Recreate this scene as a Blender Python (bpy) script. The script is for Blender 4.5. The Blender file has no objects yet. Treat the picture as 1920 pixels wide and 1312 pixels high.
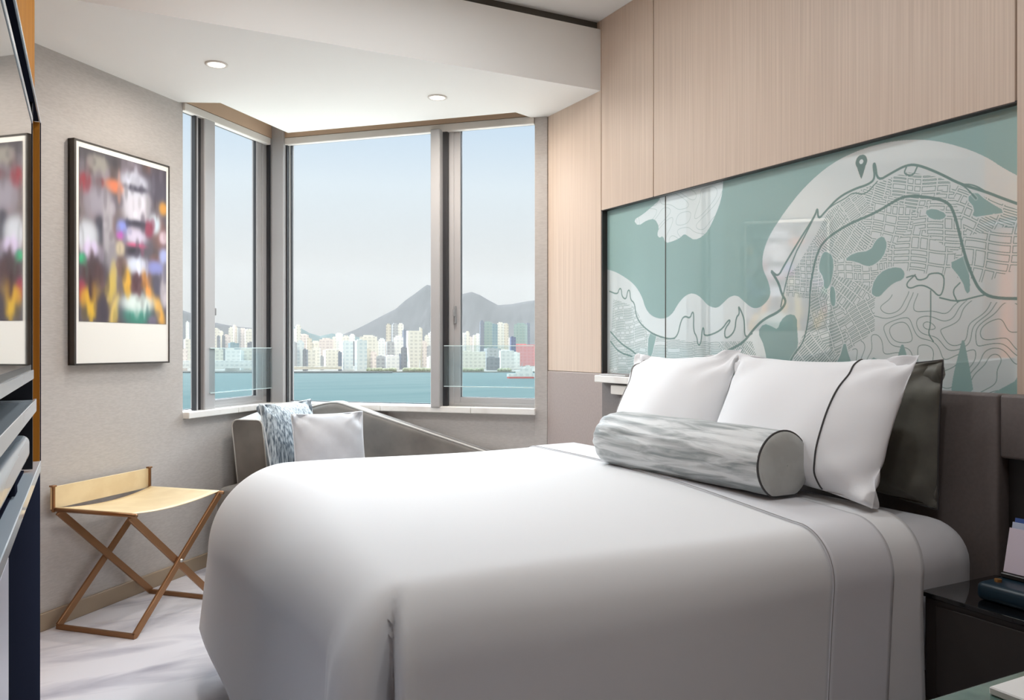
import bpy, bmesh, math, random
import numpy as np
from mathutils import Vector, Matrix
random.seed(7)
C = bpy.context.scene
COL = C.collection
R = math.radians
# ---------------------------------------------------------------- camera
EYE = 1.15                      # eye height above the floor
FPX, CX, HY = 1530.0, 960.0, 648.0
YAW = R(27.5)                   # clockwise from +Y (the headboard wall runs along Y)
SN, CS = math.sin(YAW), math.cos(YAW)
cd = bpy.data.cameras.new('camera'); cam = bpy.data.objects.new('camera', cd); COL.objects.link(cam)
cam.location = (0, 0, EYE); cam.rotation_euler = (R(90), 0, -YAW)
cd.sensor_width = 36; cd.lens = FPX / 1920 * 36; cd.shift_y = -(656 - HY) / 1920
cd.clip_start = 0.02; cd.clip_end = 40000
C.camera = cam
# ---------------------------------------------------------------- world
w = bpy.data.worlds.new('sky'); C.world = w; w.use_nodes = True
nt = w.node_tree; nt.nodes.clear()
wo = nt.nodes.new('ShaderNodeOutputWorld'); bg = nt.nodes.new('ShaderNodeBackground')
tc = nt.nodes.new('ShaderNodeTexCoord'); sp = nt.nodes.new('ShaderNodeSeparateXYZ')
rp = nt.nodes.new('ShaderNodeValToRGB'); rs = nt.nodes.new('ShaderNodeValToRGB')
nt.links.new(tc.outputs['Generated'], sp.inputs[0])
nt.links.new(sp.outputs['Z'], rp.inputs[0]); nt.links.new(sp.outputs['Z'], rs.inputs[0])
el = rp.color_ramp.elements
el[0].position = 0.0; el[0].color = (.42, .41, .40, 1)
el[1].position = 1.0; el[1].color = (.80, .92, 1.0, 1)
for p, c in ((.10, (.48, .48, .48)), (.19, (.53, .58, .62)), (.28, (.43, .53, .64)), (.5, (.90, .95, 1.0))):
    e = el.new(p); e.color = (*c, 1)
el = rs.color_ramp.elements            # bright sky band added above the window heads to light the room
SKYTOP = 1.0
el[0].position = .295; el[0].color = (1 / 15,) * 3 + (1,)
el[1].position = .37; el[1].color = (SKYTOP,) * 3 + (1,)
for p_, v_ in ((.46, 1.0), (.60, .32)):
    e = el.new(p_); e.color = (v_, v_, v_, 1)
mu = nt.nodes.new('ShaderNodeMath'); mu.operation = 'MULTIPLY'; mu.inputs[1].default_value = 15
ry_ = nt.nodes.new('ShaderNodeMapRange'); ry_.interpolation_type = 'SMOOTHSTEP'; ry_.inputs['From Min'].default_value = .05; ry_.inputs['From Max'].default_value = .35
nt.links.new(sp.outputs['Y'], ry_.inputs['Value']); nt.links.new(rs.outputs[0], mu.inputs[0])
mb = nt.nodes.new('ShaderNodeMath'); mb.operation = 'SUBTRACT'; mb.inputs[1].default_value = 1; nt.links.new(mu.outputs[0], mb.inputs[0])
mc = nt.nodes.new('ShaderNodeMath'); mc.operation = 'MULTIPLY_ADD'; mc.inputs[2].default_value = 1; nt.links.new(mb.outputs[0], mc.inputs[0]); nt.links.new(ry_.outputs['Result'], mc.inputs[1])
nt.links.new(mc.outputs[0], bg.inputs['Strength'])
nt.links.new(rp.outputs[0], bg.inputs['Color']); nt.links.new(bg.outputs[0], wo.inputs[0])
# sun: behind the building, lights the far shore
sd = bpy.data.lights.new('sun', 'SUN'); sd.energy = 1.0; sd.angle = R(1); sd.color = (1, .93, .82)
so = bpy.data.objects.new('sun', sd); COL.objects.link(so)
so.rotation_euler = Vector((.35, .8, -.45)).to_track_quat('-Z', 'Y').to_euler()
def area_lamp(name, loc, size, power, col=(1, .98, .95), spread=180, direction=(0, 0, -1)):
    l = bpy.data.lights.new(name, 'AREA'); l.shape = 'DISK'; l.size = size; l.energy = power; l.color = col; l.spread = R(spread)
    o = bpy.data.objects.new(name, l); COL.objects.link(o); o.location = loc
    o.rotation_euler = Vector(direction).to_track_quat('-Z', 'Y').to_euler()
    return o
C.view_settings.view_transform = 'Standard'; C.view_settings.look = 'None'
C.view_settings.gamma = 1; C.view_settings.use_curve_mapping = False
C.view_settings.exposure = 0.56
# ---------------------------------------------------------------- helpers
def lin(c):
    return tuple(((v / 255) / 12.92 if v / 255 <= .04045 else ((v / 255 + .055) / 1.055) ** 2.4) for v in c)
MATS = {}
def mat(name, rgb, rough=.6, metal=0, spec=.5, sheen=0, coat=0, emit=None, estr=0):
    m = bpy.data.materials.new(name); m.use_nodes = True
    b = m.node_tree.nodes['Principled BSDF']
    b.inputs['Base Color'].default_value = (*lin(rgb), 1); b.inputs['Roughness'].default_value = rough
    b.inputs['Metallic'].default_value = metal; b.inputs['Specular IOR Level'].default_value = spec
    if sheen: b.inputs['Sheen Weight'].default_value = sheen; b.inputs['Sheen Roughness'].default_value = .4
    if coat: b.inputs['Coat Weight'].default_value = coat; b.inputs['Coat Roughness'].default_value = .03
    if emit: b.inputs['Emission Color'].default_value = (*lin(emit), 1); b.inputs['Emission Strength'].default_value = estr
    MATS[name] = m
    return m
def noisy(name, c1, c2, scale=(5, 5, 5), detail=4, lo=.35, hi=.65, rough=.6, bump=0, dist=0, coord='Object', nscale=1.0, **k):
    """two-colour noise material; scale stretches the noise per axis"""
    m = mat(name, c1, rough, **k); n = m.node_tree; L = n.links
    b = n.nodes['Principled BSDF']
    t = n.nodes.new('ShaderNodeTexCoord'); mp = n.nodes.new('ShaderNodeMapping'); mp.inputs['Scale'].default_value = scale
    no = n.nodes.new('ShaderNodeTexNoise'); no.inputs['Scale'].default_value = nscale; no.inputs['Detail'].default_value = detail
    no.inputs['Distortion'].default_value = dist
    r = n.nodes.new('ShaderNodeValToRGB'); r.color_ramp.elements[0].position = lo; r.color_ramp.elements[1].position = hi
    r.color_ramp.elements[0].color = (*lin(c1), 1); r.color_ramp.elements[1].color = (*lin(c2), 1)
    L.new(t.outputs[coord], mp.inputs[0]); L.new(mp.outputs[0], no.inputs[0]); L.new(no.outputs['Fac'], r.inputs[0])
    L.new(r.outputs[0], b.inputs['Base Color'])
    if bump:
        bu = n.nodes.new('ShaderNodeBump'); bu.inputs['Strength'].default_value = bump; bu.inputs['Distance'].default_value = .004
        L.new(no.outputs['Fac'], bu.inputs['Height']); L.new(bu.outputs[0], b.inputs['Normal'])
    return m
def pane_mat(name, tint, refl=.06, haze=0.0):
    m = bpy.data.materials.new(name); m.use_nodes = True; n = m.node_tree; n.nodes.clear()
    o = n.nodes.new('ShaderNodeOutputMaterial'); t = n.nodes.new('ShaderNodeBsdfTransparent'); t.inputs[0].default_value = (*tint, 1)
    g = n.nodes.new('ShaderNodeBsdfGlossy'); g.inputs['Roughness'].default_value = .01
    mx = n.nodes.new('ShaderNodeMixShader'); lw = n.nodes.new('ShaderNodeLayerWeight'); lw.inputs[0].default_value = .25
    mm = n.nodes.new('ShaderNodeMath'); mm.operation = 'MULTIPLY'; mm.inputs[1].default_value = refl * 2
    n.links.new(lw.outputs['Fresnel'], mm.inputs[0]); n.links.new(mm.outputs[0], mx.inputs[0])
    n.links.new(t.outputs[0], mx.inputs[1]); n.links.new(g.outputs[0], mx.inputs[2])
    last = mx
    if haze:
        d = n.nodes.new('ShaderNodeBsdfDiffuse'); d.inputs[0].default_value = (.85, .95, .97, 1)
        m2 = n.nodes.new('ShaderNodeMixShader'); m2.inputs[0].default_value = haze
        n.links.new(mx.outputs[0], m2.inputs[1]); n.links.new(d.outputs[0], m2.inputs[2]); last = m2
    n.links.new(last.outputs[0], o.inputs[0]); MATS[name] = m
    return m
class MB:
    """collects shapes into ONE mesh"""
    def __init__(s): s.bm = bmesh.new()
    def box(s, x0, x1, y0, y1, z0, z1, bev=0, seg=2, M=None):
        x0, x1 = min(x0, x1), max(x0, x1); y0, y1 = min(y0, y1), max(y0, y1); z0, z1 = min(z0, z1), max(z0, z1)
        b = bmesh.new(); bmesh.ops.create_cube(b, size=1)
        for v in b.verts: v.co = Vector(((x0 + x1) / 2 + v.co.x * (x1 - x0), (y0 + y1) / 2 + v.co.y * (y1 - y0), (z0 + z1) / 2 + v.co.z * (z1 - z0)))
        if bev: bmesh.ops.bevel(b, geom=list(b.edges), offset=bev, segments=seg, profile=.5, affect='EDGES')
        return s.add(b, M)
    def add(s, b, M=None):
        if M is not None: bmesh.ops.transform(b, matrix=M, verts=b.verts)
        me = bpy.data.meshes.new('t'); b.to_mesh(me); b.free(); s.bm.from_mesh(me); bpy.data.meshes.remove(me); return s
    def bar(s, p, q, wd, th, up=(0, 0, 1), bev=.002):
        """rectangular bar from p to q: wd along `up`-ish axis, th across"""
        p, q = Vector(p), Vector(q); d = q - p; L = d.length; d.normalize(); u = Vector(up); sd_ = d.cross(u).normalized(); u = sd_.cross(d).normalized()
        M = Matrix((( *sd_, 0), (*d, 0), (*u, 0), (0, 0, 0, 1))).transposed(); M.translation = (p + q) / 2
        return s.box(-th / 2, th / 2, -L / 2, L / 2, -wd / 2, wd / 2, bev, 1, M)
    def tube(s, pts, r, n=8, closed=False, radii=None):
        pts = [Vector(p) for p in pts]; N = len(pts); rings = []; prev = None
        for i, p in enumerate(pts):
            a = pts[(i - 1) % N] if (closed or i > 0) else p; b = pts[(i + 1) % N] if (closed or i < N - 1) else p
            t = (b - a).normalized()
            if prev is None: prev = t.orthogonal().normalized()
            x = (prev - t * prev.dot(t)); x = x.normalized() if x.length > 1e-6 else t.orthogonal().normalized(); prev = x; y = t.cross(x)
            rr = radii[i] if radii else r
            rings.append([s.bm.verts.new(p + (x * math.cos(2 * math.pi * k / n) + y * math.sin(2 * math.pi * k / n)) * rr) for k in range(n)])
        M_ = N if closed else N - 1
        for i in range(M_):
            A, B = rings[i], rings[(i + 1) % N]
            for k in range(n): s.bm.faces.new((A[k], A[(k + 1) % n], B[(k + 1) % n], B[k]))
        if not closed:
            s.bm.faces.new(rings[0][::-1]); s.bm.faces.new(rings[-1])
        return s
    def cyl(s, c, r, h, n=24, r2=None, M=None):
        b = bmesh.new(); bmesh.ops.create_cone(b, cap_ends=True, segments=n, radius1=r, radius2=r if r2 is None else r2, depth=h)
        bmesh.ops.translate(b, vec=Vector(c), verts=b.verts); return s.add(b, M)
    def prism(s, poly, z0, z1):
        a = [s.bm.verts.new((x, y, z0)) for x, y in poly]; b = [s.bm.verts.new((x, y, z1)) for x, y in poly]; n = len(poly)
        s.bm.faces.new(a[::-1]); s.bm.faces.new(b)
        for i in range(n): s.bm.faces.new((a[i], a[(i + 1) % n], b[(i + 1) % n], b[i]))
        return s
    def grid(s, P, wrap=False):
        """P[i][j] points"""
        V = [[s.bm.verts.new(p) for p in row] for row in P]
        for i in range(len(V) - 1):
            m_ = len(V[i])
            for j in range(m_ if wrap else m_ - 1): s.bm.faces.new((V[i][j], V[i][(j + 1) % m_], V[i + 1][(j + 1) % m_], V[i + 1][j]))
        return V
    def build(s, name, m, parent=None, smooth=False, fix=True, angle=None):
        if fix: bmesh.ops.recalc_face_normals(s.bm, faces=s.bm.faces)
        me = bpy.data.meshes.new(name); s.bm.to_mesh(me); s.bm.free()
        me.materials.append(m)
        if smooth:
            me.polygons.foreach_set('use_smooth', [True] * len(me.polygons))
            if angle: me.set_sharp_from_angle(angle=R(angle))
        o = bpy.data.objects.new(name, me); COL.objects.link(o)
        if parent is not None:
            o.parent = parent
            o.matrix_parent_inverse = Matrix.Identity(4)
        return o
def empty(name, loc=(0, 0, 0), rz=0):
    o = bpy.data.objects.new(name, None); COL.objects.link(o); o.location = loc; o.rotation_euler = (0, 0, rz); o.empty_display_size = .1
    return o
def tag(o, label, cat, group=None, kind=None):
    o['label'] = label; o['category'] = cat
    if group: o['group'] = group
    if kind: o['kind'] = kind
    return o
def struct(o, label=None):
    o['kind'] = 'structure'
    if label: o['label'] = label
    return o
def rebase(root, loc):
    """move an object's origin to loc (a thing's base) keeping its mesh in place"""
    if root.type == 'MESH':
        root.data.transform(Matrix.Translation(-Vector(loc)))
    root.location = loc
    for ch in root.children: ch.location = ch.location - Vector(loc)
    return root
def shift(o, loc):      # parts modelled in world space under an empty that stands at loc
    o.location = -Vector(loc)
    return o
def frame(origin, ex, ey):
    ex = Vector(ex).normalized(); ey = Vector(ey).normalized(); ez = ex.cross(ey)
    M = Matrix(((*ex, 0), (*ey, 0), (*ez, 0), (0, 0, 0, 1))).transposed(); M.translation = Vector(origin); return M
q = 2 ** -.5
WC = (.97, 4.93)                                        # inner corner of the two bay walls
def FW(u, v, z=0):                                      # far bay wall: u along it to the right, v into the room
    return Vector((WC[0] + q * u - q * v, WC[1] - q * u - q * v, z))
MF = frame((WC[0], WC[1], 0), (q, -q, 0), (q, q, 0))    # local x = along far wall, local y = outward, z up
ML = frame((WC[0], WC[1], 0), (q, q, 0), (-q, q, 0))    # left wall: local x grows toward the corner (negative = along wall to the left), y = outward
# ---------------------------------------------------------------- materials
wood = noisy('blond_wood', (226, 205, 187), (210, 188, 170), (1, 160, 1.6), 3, .3, .7, .5, nscale=1)
paper = noisy('wall_fabric', (196, 190, 185), (187, 181, 176), (40, 40, 160), 3, .35, .65, .8, bump=.10)
ceil_m = mat('ceiling_paint', (248, 246, 242), .9)
beam_m = mat('beam_paint', (205, 203, 200), .9)
carpet = noisy('carpet', (222, 220, 226), (176, 174, 186), (1.2, 4.5, 1), 7, .50, .72, .95, bump=.5, dist=1.2, nscale=1.1)
skirt_m = mat('taupe_skirting', (168, 150, 128), .5)
alu = mat('window_aluminium', (186, 184, 184), .42, metal=.15)
alu_d = mat('dark_gasket', (52, 52, 55), .5)
pocket_m = mat('pocket_brown', (206, 176, 148), .7)
trim_w = mat('trim_white', (232, 226, 218), .6)
marble_w = noisy('white_stone', (246, 243, 238), (225, 218, 210), (6, 6, 6), 5, .5, .75, .3)
glassm = pane_mat('window_glass', (.97, .985, .985), .005)
guard = pane_mat('guard_glass', (.90, .95, .96), .05, haze=.05)
edge_m = mat('glass_edge', (225, 242, 242), .2)
dark_slot = mat('slot_grey', (96, 94, 90), .8)
leather = noisy('taupe_leather', (116, 107, 104), (112, 103, 100), (90, 90, 90), 4, .4, .6, .5)
greige = noisy('greige_leather', (174, 160, 154), (170, 156, 150), (90, 90, 90), 4, .4, .6, .5)
linen = mat("white_cotton", (234, 234, 235), .75, sheen=.15)
linen3 = mat('pillow_cotton', (246, 246, 248), .75, sheen=.15)
linen2 = mat('white_sateen', (227, 227, 231), .7, sheen=.15)
piping_d = mat('charcoal_piping', (70, 68, 68), .7)
piping_g = mat('grey_piping', (150, 146, 144), .7)
black_gloss = mat('black_glass', (14, 14, 16), .06, coat=.6)
dark_lac = mat('dark_lacquer', (44, 40, 38), .35)
brass = mat('brass', (196, 144, 84), .35, metal=.7)
gold_w = noisy('golden_veneer', (190, 128, 50), (174, 114, 42), (60, 60, 1.5), 3, .35, .65, .75, spec=.1)
# ---------------------------------------------------------------- room shell
H1, H2 = 2.36, 2.693           # bay ceiling, main ceiling
XW = 2.16; YB = 3.24; YE = 3.74; YBACK = -2.6
ZS, ZH = .812, 2.335           # sill and head of the bay windows
XM = -.14; YM = 2.87           # media wall face and end
b = MB(); b.prism([(-1.25, YBACK - .2), (2.4, YBACK - .2), (2.4, 3.9), (.97, 5.25), (-1.25, 3.1)], -.12, 0)
struct(b.build('floor', carpet))
def cut_wall(M, u0, u1, holes_u, zlo, zhi, t, z0=0, z1=2.75):
    b = MB(); ua, ub = holes_u
    if u0 < ua: b.box(u0, ua, 0, t, z0, z1, M=M)
    if ub < u1: b.box(ub, u1, 0, t, z0, z1, M=M)
    b.box(ua, ub, 0, t, z0, zlo, M=M); b.box(ua, ub, 0, t, zhi, z1, M=M)
    return b
struct(cut_wall(ML, -2.7, .16, (-.772, .0), ZS - .03, ZH + .035, .02).build('wall_left', paper))
struct(cut_wall(MF, 0.0, 1.683, (0.0, 1.613), ZS - .03, ZH + .035, .16).build('wall_far', paper))
# headboard wall: backing plus wood panels with shadow gaps
b = MB(); b.box(XW + .06, XW + .2, YBACK - .2, 3.95, 0, 2.75); struct(b.build('wall_right', dark_slot))
b = MB()
g = .0025
MZ0, MZ1 = 1.026, 1.79         # mural recess
MY0, MY1 = 1.275, 3.236
ys = [YBACK, -.2, MY0 + .013, 2.833, MY1 - .002, YE]
for a, c in zip(ys[:-1], ys[1:]):
    if c <= MY1 and a >= MY0: b.box(XW, XW + .05, a + g, c - g, MZ1, H2, .0015, 1)
    elif a >= MY1 - .01: b.box(XW, XW + .05, a + g, c - g, 1.02, H2, .0015, 1)
    else: b.box(XW, XW + .05, a + g, c - g, 0.0, H2, .0015, 1)
struct(b.build('wall_panelling', wood), 'blond wood panelling with thin vertical seams above the glass map')
bpy.data.objects['wall_panelling'].name = 'trim_1'
b = MB(); b.box(XW - .004, XW + .05, 3.132, YE - g, .0, 1.018, .003, 1)
struct(b.build('trim_2', greige), 'greige leather lower wall panel between bed and window')
b = MB(); b.box(-1.3, 2.4, YBACK - .2, YBACK, 0, 2.75); struct(b.build('wall_back', mat('smoked_oak', (102, 100, 92), .5)))
b = MB(); b.box(-1.3, -1.15, YBACK - .2, 3.2, 0, 2.75); struct(b.build('wall_side', MATS['smoked_oak']))
b = MB(); b.box(-1.3, 2.4, YBACK - .2, YB + .115, H2, H2 + .15); struct(b.build('ceiling', ceil_m))
# bay ceiling with blind pocket along the windows
b = MB()
po, pl = .13, .19
cpt = lambda u, v: tuple(FW(u, v)[:2])
# polygon: beam line, right wall, then pocket edge
inner = (cpt(pl, po))
b.prism([(-.63, YB + .1), (XW + .02, YB + .1), (XW + .02, YE + .02), cpt(1.683, 0), cpt(1.60, 0), cpt(1.545, po), inner,
         tuple((ML @ Vector((-.73, -pl, 0)))[:2]), tuple((ML @ Vector((-.80, 0, 0)))[:2])], H1, H1 + .03)
b.prism([(-1.3, YB + .116), (2.4, YB + .116), (2.4, 3.95), (.97, 5.4)], 2.60, 2.75)
struct(b.build('ceiling_bay', ceil_m)); bpy.data.objects['ceiling_bay'].name = 'ceiling_2'
b = MB(); b.box(-1.2, XW + .04, YB, YB + .10, H1, 2.65); struct(b.build('trim_3', ceil_m), 'deep painted bulkhead beam in front of the bay ceiling')
b = MB(); b.box(-1.2, XW + .04, YB + .03, YB + .10, 2.652, H2); struct(b.build('trim_4', dark_slot), 'dark shadow slot along the top of the bulkhead')
# brown inner faces of the blind pocket and white head trims
b = MB()
b.box(0.0, 1.61, -.012, -.002, ZH + .034, 2.58, M=MF); b.box(-.772, 0.0, -.012, -.002, ZH + .034, 2.58, M=ML)
struct(b.build('trim_5', pocket_m), 'brown back of the blind pocket above the windows')
b = MB()
b.box(.09, 1.61, -.014, .02, ZH - .008, ZH + .032, .003, 1, MF); b.box(-.772, -.035, -.014, .02, ZH - .008, ZH + .032, .003, 1, ML)
struct(b.build('trim_6', trim_w), 'pale head rail of the roller blinds over the windows')
# skirting
b = MB(); b.box(-2.7, .0, -.014, 0, 0, .072, .003, 1, ML); struct(b.build('baseboard_left', skirt_m))
b = MB(); b.box(0.014, 1.66, -.014, 0, 0, .072, .003, 1, MF); struct(b.build('baseboard_far', skirt_m))
# stone sills
def sill(M, segs, out):
    b = MB()
    for a, c in segs: b.box(a, c, -.035, .10, ZS - .028, ZS + .006, .004, 2, M)
    return b
struct(sill(ML, [(-.768, -.37), (-.368, .03)], 0).build('window_sill_left', marble_w)); struct(sill(MF, [(0.002, .72), (.722, 1.26), (1.262, 1.622)], 0).build('window_sill_far', marble_w))
bpy.data.objects['window_sill_left'].name = 'trim_7'; bpy.data.objects['window_sill_far'].name = 'trim_8'
# ---------------------------------------------------------------- windows
def rect_frame(b, M, u0, u1, z0, z1, w_, n0, n1, bev=.003):
    b.box(u0, u0 + w_, n0, n1, z0, z1, bev, 1, M); b.box(u1 - w_, u1, n0, n1, z0, z1, bev, 1, M)
    b.box(u0 + w_, u1 - w_, n0, n1, z0, z0 + w_, bev, 1, M); b.box(u0 + w_, u1 - w_, n0, n1, z1 - w_, z1, bev, 1, M)
def prof_frame(b, M, u0, u1, z0, z1, wl, wr, wb, wt, n0, n1, bev=.002):
    b.box(u0, u0 + wl, n0, n1, z0, z1, bev, 1, M); b.box(u1 - wr, u1, n0, n1, z0, z1, bev, 1, M)
    b.box(u0 + wl, u1 - wr, n0, n1, z0, z0 + wb, bev, 1, M); b.box(u0 + wl, u1 - wr, n0, n1, z1 - wt, z1, bev, 1, M)
ZT_ = ZH + .03                 # frames run up behind the head rail
def window(name, M, u0, u1, casement, wl, wr, wb, handle=None, lab=''):
    e = empty(name, tuple(M @ Vector(((u0 + u1) / 2, .04, ZS)))); struct(e, lab)
    loc = e.location
    f = MB(); prof_frame(f, M, u0, u1, ZS, ZT_, wl * .45, wr * .45, wb * .45, .02, .02, .07); shift(f.build('frame', alu, e), loc)
    if casement:
        s_ = MB(); prof_frame(s_, M, u0 + wl * .4, u1 - wr * .4, ZS + wb * .4, ZT_, wl * .6, wr * .6, wb * .6, .022, .026, .062); sash = shift(s_.build('sash', alu, e), loc)
    gk = MB(); g2 = .003; prof_frame(gk, M, u0 + wl - .001, u1 - wr + .001, ZS + wb - .001, ZT_, g2, g2, g2, .03, .034, .05, 0); shift(gk.build('gasket', alu_d, e), loc)
    p = MB(); p.box(u0 + wl, u1 - wr, .040, .046, ZS + wb, ZT_ - .02, M=M); shift(p.build('pane', glassm, e), loc)
    if handle is not None:
        h = MB(); h.box(handle - .007, handle + .007, .010, .026, 1.27, 1.37, .004, 2, M); h.box(handle - .005, handle + .005, -.006, .012, 1.31, 1.35, .003, 2, M)
        h.build('handle', mat('handle_grey', (150, 150, 150), .4), sash)
    return e
window('window_1', ML, -.800, -.625, False, .004, .006, .012, lab='narrow fixed pane at the left end of the bay')
window('window_2', ML, -.545, -.028, True, .030, .085, .05, handle=-.522, lab='casement of the left bay wall beside the corner post')
window('window_3', MF, .100, 1.030, False, .006, .006, .014, lab='wide fixed pane of the far bay wall')
window('window_4', MF, 1.112, 1.613, True, .066, .006, .055, handle=1.150, lab='casement at the right end of the far bay wall')
b = MB()
b.box(-.668, -.652, .002, .02, ZS, ZT_, .003, 1, ML); b.box(-.622, -.535, -.012, .05, ZS, ZT_, .006, 2, ML)
struct(b.build('trim_9', alu), 'grey double mullion in the left bay wall')
b = MB(); b.box(-.652, -.622, .012, .03, ZS, ZT_, 0, 1, ML); b.box(-.682, -.668, .0, .02, ZS, ZT_, 0, 1, ML); struct(b.build('trim_10', alu_d), 'dark joints inside the left mullion')
b = MB(); b.box(1.030, 1.085, -.045, .07, ZS, ZH + .0, .004, 1, MF)
struct(b.build('trim_11', alu), 'grey mullion in the far bay wall')
b = MB(); b.box(1.083, 1.112, .0, .07, ZS, ZT_, 0, 1, MF); struct(b.build('trim_12', alu_d), 'dark joint inside the far mullion')
b = MB(); b.box(.012, .092, -.028, .07, ZS, 2.55, .005, 2, MF); b.box(-.06, .01, .03, .12, ZS, 2.55, .003, 1, MF)
struct(b.build('trim_13', alu), 'grey post in the corner of the bay')
b = MB(); b.box(.092, .101, .0, .06, ZS, ZT_, 0, 1, MF); b.box(-.030, -.012, .004, .06, ZS, ZT_, 0, 1, ML)
struct(b.build('trim_14', alu_d), 'dark joints beside the corner post')
b = MB(); b.box(1.613, 1.683, -.008, .0, 0, H1, .002, 1, MF); struct(b.build('trim_15', paper), 'wall pilaster right of the far window')
def guard_panel(M, u0, u1, z0, z1, n, name, lab):
    e = empty(name, tuple(M @ Vector(((u0 + u1) / 2, n, z0)))); loc = e.location
    p = MB(); p.box(u0, u1, n, n + .008, z0, z1, M=M); shift(p.build('glass_pane', guard, e), loc)
    for za_, zb_ in ((z1, z1 + .004), (z0 - .004, z0)):
        k = MB(); k.box(u0, u1, n - .0005, n + .0085, za_, zb_, M=M); shift(k.build('polished_edge', edge_m, e), loc)
    return tag(e, lab, 'glass guard', 'low safety glass guards across the casements')
guard_panel(ML, -.585, -.035, .905, 1.135, -.02, 'glass_guard', 'low frosted-looking glass guard rail across the left casement window')
guard_panel(MF, 1.10, 1.610, .93, 1.148, -.02, 'glass_guard', 'low glass guard rail across the casement at the right of the bay')
# ---------------------------------------------------------------- downlights
bulb = mat('lamp_glow', (255, 250, 240), .5, emit=(255, 246, 232), estr=2.2)
def downlight(x, y, z, power, lab, rad=.038, spread=150, col=(.93, .97, 1)):
    e = empty('ceiling_downlight', (x, y, z)); tag(e, lab, 'ceiling light', 'recessed ceiling downlights')
    rg = MB(); P = []
    for rr, zz in ((rad * 1.25, -.0005), (rad * 1.25, -.004), (rad, -.006), (rad * .92, -.001)):
        P.append([Vector((rr * math.cos(a * math.pi / 16), rr * math.sin(a * math.pi / 16), zz)) for a in range(32)])
    rg.grid(P, wrap=True); rg.build('trim_ring', trim_w, e, True)
    d = MB(); d.cyl((0, 0, -.0035), rad * .93, .002, 32); d.build('lamp_lens', bulb, e)
    area_lamp('downlight_light', (x, y, z - .012), rad * 2, power, col, spread)
    return e
downlight(.493, 3.696, H1, 4.4, 'round ceiling downlight nearer the picture wall in the bay', spread=176, col=(1, .92, .84))
downlight(1.512, 3.692, H1, 6.0, 'round ceiling downlight nearer the headboard wall in the bay', spread=176, col=(1, .92, .84))
for (x, y, l) in ((.55, 2.45, 'unseen ceiling downlight added over the foot of the bed'), (1.25, 2.45, 'unseen ceiling downlight added over the pillows'),
                  (.55, .3, 'unseen ceiling downlight added over the marble table'), (1.35, 1.0, 'unseen ceiling downlight added over the dark nightstand')):
    downlight(x, y, H2, 4.1, l, .05, 178)  # unseen lamps added to brighten the main room
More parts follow.
